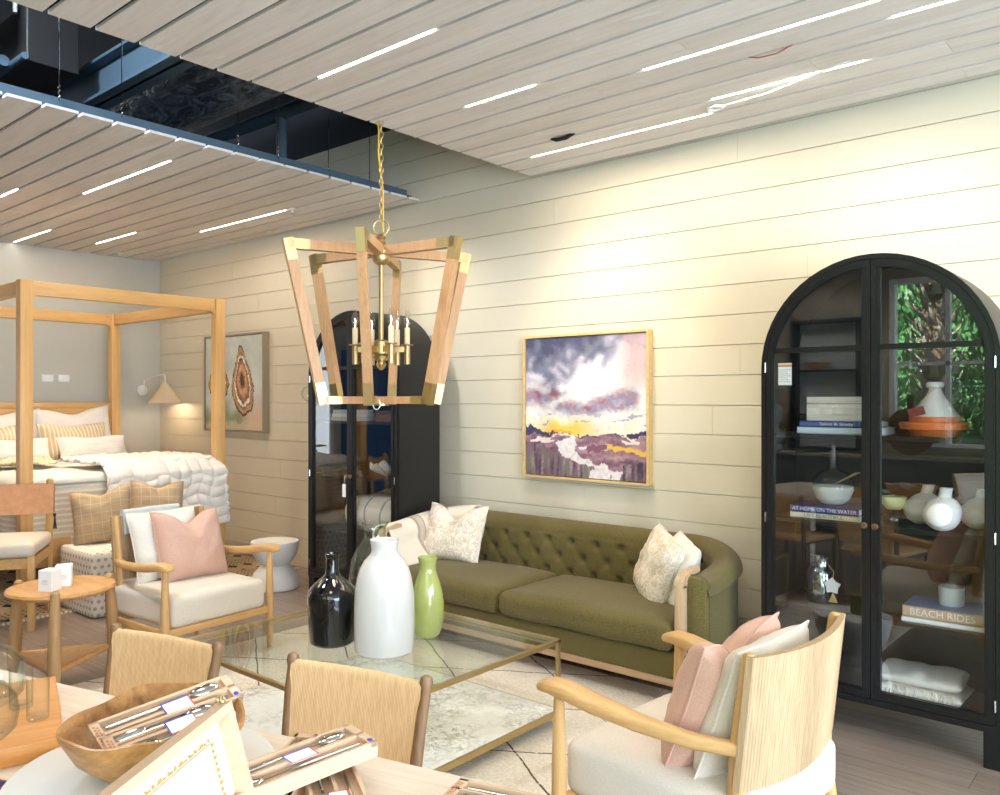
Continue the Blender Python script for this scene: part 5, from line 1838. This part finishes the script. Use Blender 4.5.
# bed pillows, fronts facing +x (toward the foot)
rb = R(90)
for i, (y, lb) in enumerate(((2.82, 'large white pillow with a flange at the left against the headboard'), (3.55, 'large white pillow with a flange at the right against the headboard'))):
    pillow(lb, M['bedwhite'], 0.78, 0.56, 0.2, (-8.62, y, 0.99), rb, R(18), R(-3 if i else 2), 0.06, 11 + i, name='bed_pillow', ears=0.09)
for i, (y, lb) in enumerate(((2.72, 'tan striped pillow at the left on the bed'), (3.42, 'tan striped pillow at the right on the bed'))):
    pillow(lb, M['stripepil'], 0.66, 0.40, 0.17, (-8.36, y, 0.995), rb, R(24), 0, 0.03, 15 + i, name='bed_pillow')
for i, (y, lb) in enumerate(((2.78, 'long white lumbar pillow at the left in front of the striped pillows'), (3.50, 'long white lumbar pillow at the right in front of the striped pillows'))):
    pillow(lb, M['bedwhite'], 0.66, 0.27, 0.16, (-8.14, y, 0.995), rb, R(28), 0, 0.01, 18 + i, name='bed_pillow')
# tan crumpled throw by the left pillows
cloth(drape(-8.02, -7.55, 2.30, 2.95, 1.02, 0.0, 0.02, lambda X, Y: noise.noise(Vector((X * 9, Y * 9, 8))) + 0.6 * abs(math.sin(X * 30 + 3 * noise.noise(Vector((X * 3, Y * 3, 2))))), 0.03, 9, 50, 50, sides=()), 'crumpled_throw', lines_fabric('tan_striped_throw', rgb(228, 210, 178), rgb(200, 176, 136), 'y', 0.05, 0.3), 0.012, 'tan striped throw crumpled beside the pillows on the bed', 'throw')

# ottomans at the foot of the bed


def ottoman(label, loc, rotz=0.0):
    o = MB().rbox((0, 0, 0.24), (0.59, 0.44, 0.48), 0.035, 0.012, 12).build('ottoman', M['crossprint'], None, 60)
    me = o.data
    uv = me.uv_layers.new(name='UVMap')
    for p in me.polygons:
        n = p.normal
        for li in p.loop_indices:
            c = me.vertices[me.loops[li].vertex_index].co
            if abs(n.z) > 0.7:
                uv.data[li].uv = (c.x + 2, c.y + 2)
            elif abs(n.x) > abs(n.y):
                uv.data[li].uv = (c.y + 2, c.z + 2)
            else:
                uv.data[li].uv = (c.x + 2, c.z + 2)
    o.location = loc
    o.rotation_euler = (0, 0, rotz)
    return tag(o, label, 'ottoman', 'cube ottomans at the foot of the bed')


o1 = ottoman('left cube ottoman with grey cross print at the foot of the bed', (-6.36, 2.80, 0.0))
o2 = dup(o1, 'right cube ottoman with grey cross print behind the cream armchair', (-6.36, 3.255, 0.0))
pillow('tan checked pillow on the left ottoman', M['plaid'], 0.43, 0.43, 0.15, (-6.38, 2.81, 0.492), R(60), R(16), R(-7), 0.045, 21, M['plaid'])
pillow('tan checked pillow on the right ottoman', M['plaid'], 0.42, 0.44, 0.15, (-6.46, 3.26, 0.492), R(76), R(14), R(4), 0.045, 23, M['plaid'])

# ------------------------------------------------------------------ leather back chair
lc = thing('leather_chair', 'oak chair with tan leather sling back and cream seat at the left edge', 'chair', (-6.47, 2.10, 0), R(-32))
for sx in (-1, 1):
    for sy in (-1, 1):
        x, y = sx * 0.27, sy * 0.27
        if sx > 0:
            MB().box(x - 0.022, x + 0.022, y - 0.022, y + 0.022, 0, 0.52, 0.004).build('leg', M['oak'], lc, 30)
        else:
            MB().tube([(x, y, 0), (x, y, 0.5), (x - 0.03, y, 0.99), (x - 0.031, y, 1.0)], [0.026, 0.026, 0.024, 0.015], 4).build('back_post', M['oak'], lc, 30)
for (p, q) in (((-0.27, -0.27), (0.27, -0.27)), ((-0.27, 0.27), (0.27, 0.27)), ((0.27, -0.27), (0.27, 0.27)), ((-0.27, -0.27), (-0.27, 0.27))):
    MB().bar((p[0], p[1], 0.47), (q[0], q[1], 0.47), 0.03, 0.07).build('seat_rail', M['oakx'], lc, 0)
MB().rbox((0.01, 0, 0.56), (0.58, 0.58, 0.10), 0.035, 0.02, 10).build('seat_cushion', M['linen'], lc, 60)
b = MB()
b.grid(20, 8, lambda a, c: Vector((-0.272 - 0.03 * (c * 0.5 + 0.5) - 0.028 - 0.0 * a + 0.055 * (1 - (2 * a - 1) ** 6) * 0, -0.30 + 0.6 * a, 0.74 + 0.22 * c)))
b.grid(20, 8, lambda a, c: Vector((-0.272 - 0.03 * (c * 0.5 + 0.5) + 0.030, -0.30 + 0.6 * a, 0.74 + 0.22 * c)))
for a0 in (0, 1):
    b.grid(1, 8, (lambda aa: lambda q, c: Vector((-0.272 - 0.03 * (c * 0.5 + 0.5) + (-0.028 + 0.058 * q), -0.30 + 0.6 * aa, 0.74 + 0.22 * c)))(a0))
b.build('leather_sling', M['leather'], lc, 40)
b = MB()
for i in range(10):
    b.tube([(-0.3, 0.302 , 0.735), (-0.3 + 0.02 * math.cos(i), 0.305 + 0.01 * math.sin(i), 0.62)], 0.003, 5)
b.tube([(-0.3, 0.302, 0.735), (-0.3, 0.302, 0.71)], 0.01, 8)
b.build('tassel', plain('dark_leather_tassel', rgb(60, 48, 44), 0.7), lc)

# ------------------------------------------------------------------ round side table
stb = thing('side_table', 'round oak side table with three legs and a woven triangular shelf', 'side table', (-4.85, 1.895, 0))
MB().lathe([(0, 0.515), (0.25, 0.515), (0.272, 0.525), (0.279, 0.537), (0.272, 0.55), (0.25, 0.555), (0, 0.555)], 56).build('tabletop', M['sidewood'], stb)
base = R(-49.6 + 12)
LG = []
for k, ph in enumerate((-28, 92, 212)):
    a = R(ph)
    d = Vector((math.cos(a), math.sin(a), 0))
    LG.append(d)
    MB().tube([d * 0.315, d * 0.295 + Vector((0, 0, 0.15)), d * 0.28 + Vector((0, 0, 0.4)), d * 0.266 + Vector((0, 0, 0.562)), d * 0.265 + Vector((0, 0, 0.572))], [0.02, 0.036, 0.031, 0.024, 0.014], 16).build('leg', M['sidewoodz'], stb)
pts = [d * 0.292 for d in LG]
for k in range(3):
    p, q = pts[k] + Vector((0, 0, 0.15)), pts[(k + 1) % 3] + Vector((0, 0, 0.15))
    MB().tube([p, q], 0.016, 12).build('shelf_rail', M['sidewood'], stb)
MB().prism([(p.x, p.y) for p in pts], 0.148, 0.162).build('woven_shelf', M['cordy'], stb, 0)


def cardbox(label, loc, rz, h=0.115):
    t = thing('candle_box', label, 'box', loc, rz, 'white boxes on the side table')
    MB().box(-0.04, 0.04, -0.04, 0.04, 0, h, 0.002).build('carton', M['paper'], t, 0)
    for k in range(4):
        MB().box(-0.02 + 0.004 * (k % 2), 0.02 - 0.004 * (k % 2), -0.0412, -0.04, h * 0.35 + 0.007 * k, h * 0.35 + 0.009 + 0.007 * k - 0.006).build('print_line', plain('pale_print', rgb(200, 198, 190), 0.7), t, 0)


cardbox('white candle box in front on the round side table', (-4.76, 1.80, 0.555), R(30))
cardbox('white candle box behind the other on the round side table', (-4.83, 1.90, 0.555), R(62), 0.115)

# ------------------------------------------------------------------ dining table and chairs
TA = R(14.3)
tdir, tnor = Vector((math.cos(TA), math.sin(TA), 0)), Vector((-math.sin(TA), math.cos(TA), 0))
T0 = Vector((-1.84, 1.175, 0))          # a point on the far edge
DT = T0 + tdir * 0.0 - tnor * 0.5
TZD = 0.76
dt = thing('dining_table', 'long whitewashed dining table in the foreground', 'dining table', DT, TA)
b = MB()
for i in range(5):
    b.box(-1.5, 1.2, -0.5 + 0.2 * i + 0.0006, -0.3 + 0.2 * i - 0.0006, TZD - 0.045, TZD, 0.0015)
b.build('tabletop', M['tabletop'], dt, 0)
MB().box(-1.35, 1.05, -0.38, 0.38, TZD - 0.12, TZD - 0.045, 0.003).build('apron', M['tabletop'], dt, 0)
for sx in (-1.3, 1.0):
    for sy in (-0.36, 0.36):
        MB().box(sx - 0.045, sx + 0.045, sy - 0.045, sy + 0.045, 0, TZD - 0.045, 0.006).build('leg', M['tabletop'], dt, 30)


def dining_chair(label, loc, rz):
    """local: sitter faces -y, back at +y"""
    t = thing('dining_chair', label, 'dining chair', loc, rz)
    for s in (-1, 1):
        MB().tube([(s * 0.215, 0.16, 0), (s * 0.225, 0.19, 0.42), (s * 0.24, 0.235, 0.70), (s * 0.243, 0.25, 0.765), (s * 0.243, 0.252, 0.785), (s * 0.243, 0.254, 0.80), (s * 0.243, 0.255, 0.806)], [0.013, 0.019, 0.017, 0.016, 0.0205, 0.0165, 0.006], 16).build('back_post', M['brownoak'], t)
        MB().tube([(s * 0.235, -0.24, 0), (s * 0.235, -0.235, 0.30), (s * 0.235, -0.235, 0.455)], [0.014, 0.022, 0.018], 14).build('front_leg', M['brownoak'], t)
        MB().tube([(s * 0.235, -0.235, 0.41), (s * 0.225, 0.19, 0.41)], 0.014, 12).build('side_stretcher', M['brownoak'], t)
    MB().tube([(-0.235, -0.235, 0.41), (0.235, -0.235, 0.41)], 0.014, 12).build('front_stretcher', M['brownoak'], t)
    MB().rbox((0, -0.02, 0.43), (0.49, 0.46, 0.035), 0.016, -0.008, 8).build('woven_seat', M['cord'], t, 60)

    def back(off):
        def f(a, c):
            x = -0.237 + 0.474 * a
            zz = 0.50 + 0.275 * c
            y = 0.19 + 0.045 * (zz - 0.42) / 0.28 + 0.018 * (1 - (x / 0.24) ** 2)
            return Vector((x, y + 0.014 * off * (1 - 0.0 * c), zz - 0.004 * abs(off)))
        return f
    b = MB()

    def loop(a, q):
        c2 = q * 4 % 4
        if c2 < 1.7:
            return back(-1)(a, c2 / 1.7)
        if c2 < 2:
            th = (c2 - 1.7) / 0.3 * PI
            return back(-math.cos(th))(a, 1) + Vector((0, 0, 0.014 * math.sin(th)))
        if c2 < 3.7:
            return back(1)(a, 1 - (c2 - 2) / 1.7)
        th = (c2 - 3.7) / 0.3 * PI
        return back(math.cos(th))(a, 0) - Vector((0, 0, 0.014 * math.sin(th)))
    b.grid(40, 80, loop, cv=True)
    b.build('woven_back', M['cord'], t, 60)
    return t


def along(u, v):
    return T0 + tdir * u + tnor * v


dc1 = dining_chair('dining chair with brown posts and woven cord back, the nearer and right one', along(0.03, 0.165), TA)
dc2 = dup(dc1, 'dining chair with brown posts and woven cord back, the left one behind the wooden bowl', along(-0.762, 0.155), TA)

# things on the dining table
t = thing('pine_board', 'thick orange pine serving board at the left end of the dining table', 'board', (-2.018, 0.794, TZD), R(-19))
MB().box(-0.50, 0.0, -0.42, 0.0, 0.0, 0.045, 0.004).build('slab', M['pineboard'], t, 30)
bz = TZD + 0.0455


def demijohn(label, loc, s):
    o = MB().lathe([(0.004, 0.004), (0.07 * s, 0.0), (0.10 * s, 0.03 * s), (0.108 * s, 0.08 * s), (0.10 * s, 0.13 * s), (0.07 * s, 0.17 * s), (0.03 * s, 0.19 * s), (0.024 * s, 0.205 * s), (0.026 * s, 0.235 * s), (0.032 * s, 0.245 * s), (0.028 * s, 0.245 * s), (0.021 * s, 0.205 * s), (0.026 * s, 0.186 * s), (0.066 * s, 0.164 * s), (0.096 * s, 0.128 * s), (0.103 * s, 0.08 * s), (0.095 * s, 0.034 * s), (0.004, 0.008)], 40).build('glass_carafe', M['clear'])
    o.location = loc
    tag(o, label, 'carafe')


def tumbler(label, loc, r=0.042, h=0.125):
    o = MB().lathe([(0.002, 0.002), (r * 0.92, 0), (r * 0.97, 0.006), (r, h), (r * 0.95, h), (r * 0.91, 0.012), (0.002, 0.01)], 32).build('glass_tumbler', M['clear'])
    o.location = loc
    tag(o, label, 'glass', 'glasses on the pine board')


demijohn('round glass carafe on the front of the pine board, cut by the photo edge', (-2.155, 0.665, bz), 0.72)
demijohn('taller glass carafe behind the round one on the pine board', (-2.40, 0.76, bz), 0.78)
tumbler('clear straight tumbler on the pine board right of the round carafe', (-2.19, 0.80, bz), 0.026, 0.10)
tumbler('clear straight tumbler at the back of the pine board', (-2.30, 0.80, bz), 0.028, 0.10)
t = thing('serving_tray', 'round white turntable tray under the wooden bowl', 'tray', (-1.76, 0.86, TZD))
MB().lathe([(0, 0), (0.16, 0), (0.16, 0.008), (0.27, 0.009), (0.277, 0.014), (0.277, 0.022), (0.272, 0.026), (0, 0.026)], 64).build('tray_top', M['white'], t)
tz = TZD + 0.026
t = thing('wooden_bowl', 'wavy rimmed teak wood bowl full of cutlery boxes on the white tray', 'bowl', (-1.745, 0.885, tz))


def wavy(q, a, r, zz):
    k = zz / 0.115
    w = 1 + 0.05 * math.sin(3 * a + 0.6) * k + 0.03 * math.sin(5 * a) * k
    return Vector((q.x * w, q.y * w, zz * (1 + 0.05 * math.sin(2 * a + 2.4) * k + 0.025 * math.sin(7 * a) * k)))


MB().lathe([(0, 0), (0.08, 0), (0.12, 0.012), (0.165, 0.05), (0.188, 0.1), (0.19, 0.115), (0.184, 0.117), (0.172, 0.1), (0.148, 0.052), (0.1, 0.022), (0, 0.016)], 72, f=wavy).build('bowl_body', M['bowlwood'], t)


def cutlery_box(label, P, ux, upn, Lb=0.36, Wb=0.085, Tb=0.032, tagpos=0.02, spoon=True):
    """P centre of the top face, ux long direction, upn face normal"""
    ux = Vector(ux).normalized()
    n = Vector(upn)
    n = (n - ux * n.dot(ux)).normalized()
    uy = n.cross(ux)
    t = bpy.data.objects.new('cutlery_box', None)
    COL.objects.link(t)
    t.matrix_world = Matrix(((ux.x, uy.x, n.x, P[0]), (ux.y, uy.y, n.y, P[1]), (ux.z, uy.z, n.z, P[2]), (0, 0, 0, 1)))
    tag(t, label, 'cutlery box', 'beech boxes of serving cutlery')
    b = MB().box(-Lb / 2, Lb / 2, -Wb / 2, Wb / 2, -Tb, -0.012, 0.0)
    b.box(-Lb / 2, Lb / 2, -Wb / 2, -Wb / 2 + 0.007, -0.012, 0).box(-Lb / 2, Lb / 2, Wb / 2 - 0.007, Wb / 2, -0.012, 0).box(-Lb / 2, Lb / 2, -0.004, 0.004, -0.012, 0)
    b.box(-Lb / 2, -Lb / 2 + 0.02, -Wb / 2, Wb / 2, -0.012, 0).box(Lb / 2 - 0.02, Lb / 2, -Wb / 2, Wb / 2, -0.012, 0)
    b.build('wooden_case', M['pale'], t, 0)
    for i, s in enumerate((-1, 1)):
        y = s * (Wb / 4 + 0.0)
        q = MB().tube([(-s * (Lb / 2 - 0.03), y, -0.007), (-s * (Lb / 2 - 0.14), y, -0.006), (s * 0.02, y, -0.005)], [(0.003, 0.0055), (0.003, 0.0045), (0.002, 0.003)], 8, up=(0, 0, 1)).tube([(s * 0.0, y, -0.005), (s * (Lb / 2 - 0.09), y, -0.004)], 0.003, 6)
        q.ball((s * (Lb / 2 - 0.065), y, -0.004), 0.03, (1.2, 0.52, 0.25), 14)
        q.build('serving_spoon', M['chrome'], t)
    lbx = MB().box(-0.033, 0.033, -0.021, 0.021, 0.0005, 0.0015).build('paper_label', M['paper'], t, 0, (tagpos, 0.0, 0))
    MB().box(-0.033, 0.033, 0.018, 0.021, 0.0015, 0.0018).box(-0.033, -0.030, -0.021, 0.021, 0.0015, 0.0018).build('blue_edge', M['blue_ink'], lbx, 0)
    MB().box(-0.033, 0.033, -0.021, -0.018, 0.0015, 0.0018).box(0.030, 0.033, -0.021, 0.021, 0.0015, 0.0018).build('red_edge', M['red_ink'], lbx, 0)
    MB().lathe([(0, 0.0005), (0.006, 0.0005), (0.006, 0.0012), (0, 0.0012)], 14, Matrix.Translation((Lb / 2 - 0.012, -Wb / 2 + 0.014, 0))).build('blue_stamp', M['blue_ink'], t)
    b = MB()
    for k in range(7):
        b.box(-Lb / 2 + 0.004, -Lb / 2 + 0.009, -0.03 + 0.009 * k, -0.025 + 0.009 * k, 0.0003, 0.0008).box(-Lb / 2 + 0.011, -Lb / 2 + 0.015, -0.028 + 0.008 * k, -0.024 + 0.008 * k, 0.0003, 0.0008)
    b.build('burnt_lettering', M['brown_ink'], t, 0)
    return t


cutlery_box('beech cutlery box propped highest in the wooden bowl', (-1.755, 0.915, 0.902), (0.02, 0.36, 0.035), (0.42, -0.22, 1), 0.32)
cutlery_box('beech cutlery box lying lower and nearer in the wooden bowl', (-1.70, 0.895, 0.882), (0.03, 0.35, 0.03), (0.40, -0.2, 1), 0.27)
cutlery_box('beech cutlery box lying across the pile right of the bowl', (-1.44, 1.02, 0.845), (0.03, 0.33, 0.01), (0.05, -0.03, 1), 0.36, 0.11, 0.035)
cutlery_box('beech cutlery box under the crossing one, pointing at us', (-1.36, 1.07, 0.795), (-0.32, 0.18, 0.0), (0, 0, 1), 0.34, 0.11, 0.034, -0.06)
cutlery_box('beech cutlery box at the bottom of the pile, seen behind the frame', (-1.52, 1.08, 0.795), (-0.2, 0.3, 0.0), (0, 0, 1), 0.3, 0.10, 0.034, 0.05)
cutlery_box('beech cutlery box alone at the right on the dining table, cut by the photo bottom', (-1.02, 1.27, 0.795), (0.33, 0.10, 0.0), (0, 0, 1), 0.32, 0.085, 0.034, 0.06)
# box frame leaning in front of the bowl
Ax = Vector((-1.438, 0.878, 1.009))
e1 = Vector((0.534, -0.845, 0.0)).normalized()
e2 = Vector((0.202, 0.171, -0.964))
e2 = (e2 - e1 * e2.dot(e1)).normalized()
n3 = e1.cross(e2)
if n3.dot(Vector((0.7, -0.3, 0.6))) < 0:
    n3 = -n3
t = bpy.data.objects.new('shadow_box', None)
COL.objects.link(t)
t.matrix_world = Matrix(((e1.x, e2.x, n3.x, Ax.x), (e1.y, e2.y, n3.y, Ax.y), (e1.z, e2.z, n3.z, Ax.z), (0, 0, 0, 1)))
tag(t, 'open pale wood box with a gold bordered paper lining leaning against the bowl', 'box')
LB, HB = 0.42, 0.255
MB().box(0, LB, 0, 0.018, -0.035, 0.0, 0.001).box(0, LB, HB - 0.018, HB, -0.035, 0, 0.001).box(0, 0.018, 0.018, HB - 0.018, -0.035, 0, 0.001).box(LB - 0.018, LB, 0.018, HB - 0.018, -0.035, 0, 0.001).build('box_frame', M['pale'], t, 0)
MB().box(0.01, LB - 0.01, 0.01, HB - 0.01, -0.038, -0.03).build('lining', plain('lilac_white_lining', rgb(204, 192, 188), 0.8), t, 0)
MB().box(0.06, LB - 0.06, 0.055, HB - 0.055, -0.030, -0.029).build('certificate', plain('cream_paper', rgb(218, 208, 184), 0.7), t, 0)
b = MB().box(0.06, LB - 0.06, 0.055, 0.0565, -0.029, -0.0285).box(0.06, 0.0615, 0.055, HB - 0.055, -0.029, -0.0285)
for k in range(26):
    b.box(0.062 + 0.0115 * k, 0.066 + 0.0115 * k + 0.003 * (k % 3), 0.046 + 0.003 * (k % 2), 0.052, -0.0299, -0.0285)
for k in range(12):
    b.box(0.05 + 0.003 * (k % 2), 0.057, 0.058 + 0.012 * k, 0.063 + 0.012 * k, -0.0299, -0.0285)
b.build('gold_border', M['gold_ink'], t, 0)
MB().tube([(0.008, -0.001, -0.016), (0.008, -0.006, -0.016)], 0.006, 10).tube([(0.008 + 0.006 * math.cos(R(i * 36)), -0.008 - 0.006 * math.sin(R(i * 36)), -0.016) for i in range(10)], 0.002, 6, closed=True).build('brass_eyelet', M['brass'], t)
o = MB().lathe([(0.06, 0.0), (0.068, 0.0), (0.074, 0.05), (0.07, 0.05), (0.064, 0.006), (0.0, 0.005)], 36).build('glass_dish', M['clear'])
o.location = (-1.56, 0.76, tz)
tag(o, 'small clear glass dish between the bowl and the leaning box', 'dish')
o = MB().rbox((0, 0, 0.006), (0.20, 0.14, 0.012), 0.005, 0.004, 8, rough=0.003).build('napkin', lines_fabric('navy_plaid_napkin', rgb(34, 54, 100), rgb(190, 60, 60), 'x', 0.03, 0.15, 'y', 0.03), None, 60)
o.location = (-2.0, 0.56, TZD + 0.002)
o.rotation_euler = (0, 0, R(25))
tag(o, 'navy checked napkin at the bottom left corner of the photo', 'napkin')

# ------------------------------------------------------------------ behind the camera, mirrored in the cabinet glass
t = thing('display_shelf', 'black framed open shelf on the wall behind us, mirrored in the cabinet', 'shelf', (-3.35, FY, 1.0))
b = MB().box(-0.4, -0.365, 0.0, 0.24, 0, 1.55).box(0.365, 0.4, 0.0, 0.24, 0, 1.55).box(-0.4, 0.4, 0, 0.24, 1.515, 1.55)
b.build('frame', M['black'], t, 0)
MB().box(-0.365, 0.365, 0.001, 0.012, 0, 1.515).build('back_panel', plain('pale_shelf_back', rgb(176, 184, 184), 0.7), t, 0)
for zz in (0.02, 0.42, 0.95):
    MB().box(-0.365, 0.365, 0.012, 0.22, zz - 0.02, zz).build('shelf', M['black'], t, 0)
for i, (x, zz) in enumerate(((-0.12, 0.42), (0.02, 0.42), (0.15, 0.42), (-0.05, 0.495), (0.09, 0.495))):
    t = thing('mug', 'white mug in the pile on the mirrored wall shelf', 'mug', (-3.35 + x, FY + 0.12, 1.0 + zz), 0, 'white mugs on the wall shelf')
    MB().lathe([(0, 0), (0.034, 0), (0.038, 0.01), (0.04, 0.072), (0.036, 0.072), (0.033, 0.01), (0, 0.008)], 20).build('cup', M['white'], t)
    MB().tube([(-0.038, 0, 0.055), (-0.06, 0, 0.05), (-0.06, 0, 0.025), (-0.037, 0, 0.018)], 0.005, 6).build('handle', M['white'], t)
o = MB().lathe([(0, 0), (0.06, 0), (0.15, 0.07), (0.16, 0.085), (0.15, 0.08), (0.06, 0.012), (0, 0.01)], 30).build('wooden_bowl', M['bowlwood'])
o.location = (-3.45, FY + 0.17, 1.95)
tag(o, 'shallow wooden bowl on the mirrored wall shelf', 'bowl')
t = thing('sideboard', 'dark sideboard under the window behind us, mirrored in the cabinet', 'sideboard', (-2.55, FY + 0.005, 0))
MB().box(-1.6, 1.6, 0, 0.4, 0.1, 0.93, 0.004).build('cabinet_body', plain('charcoal_sideboard', rgb(70, 72, 68), 0.5), t, 0)
MB().box(-1.63, 1.63, 0, 0.43, 0.93, 0.97, 0.004).build('countertop', plain('taupe_counter', rgb(140, 132, 118), 0.4), t, 0)
for x in (-1.5, 1.5):
    MB().box(x - 0.04, x + 0.04, 0.05, 0.35, 0, 0.1).build('leg', M['black'], t, 0)
t = thing('serving_board', 'round dark wood serving board standing in the window behind us', 'board', (-2.42, FY + 0.16, 0.97))
b = MB()
b.lathe([(0, -0.01), (0.26, -0.01), (0.265, 0), (0.26, 0.01), (0, 0.01)], 48, Matrix.Translation((0, 0, 0.265)) @ Matrix.Rotation(R(90), 4, 'X'))
b.box(-0.035, 0.035, -0.01, 0.01, 0.5, 0.68, 0.006)
b.build('board_body', plain('dark_walnut', rgb(84, 62, 44), 0.5), t)

# stone bust on the sideboard, mirrored in the left door of the cabinet
t = thing('stone_bust', 'grey stone bust with curled hair on the sideboard behind us, mirrored in the cabinet', 'bust', (-3.95, FY + 0.22, 0.97))
stone = plain('grey_stone', rgb(150, 154, 150), 0.8, 0, 0.12)
MB().box(-0.09, 0.09, -0.09, 0.09, 0, 0.07, 0.006).build('plinth', stone, t, 30)


def head(q, a, r, zz):
    q = Vector((q.x * 0.92, q.y, q.z))
    front = max(0.0, math.sin(a))
    if 0.36 < zz < 0.44:
        q.y += 0.028 * front ** 14 * math.sin((zz - 0.36) / 0.08 * PI)
    if zz > 0.40 and front < 0.85:
        q *= 1.0
        q += Vector((q.x, q.y, 0)).normalized() * 0.018 * abs(noise.noise(Vector((q.x * 26, q.y * 26, zz * 26))))
    return q


MB().lathe([(0, 0.065), (0.06, 0.065), (0.07, 0.09), (0.13, 0.13), (0.15, 0.17), (0.12, 0.22), (0.065, 0.25), (0.055, 0.29), (0.062, 0.32), (0.085, 0.35), (0.098, 0.39), (0.105, 0.44), (0.105, 0.49), (0.092, 0.535), (0.06, 0.565), (0, 0.578)], 48, f=head).build('figure', stone, t, 60)
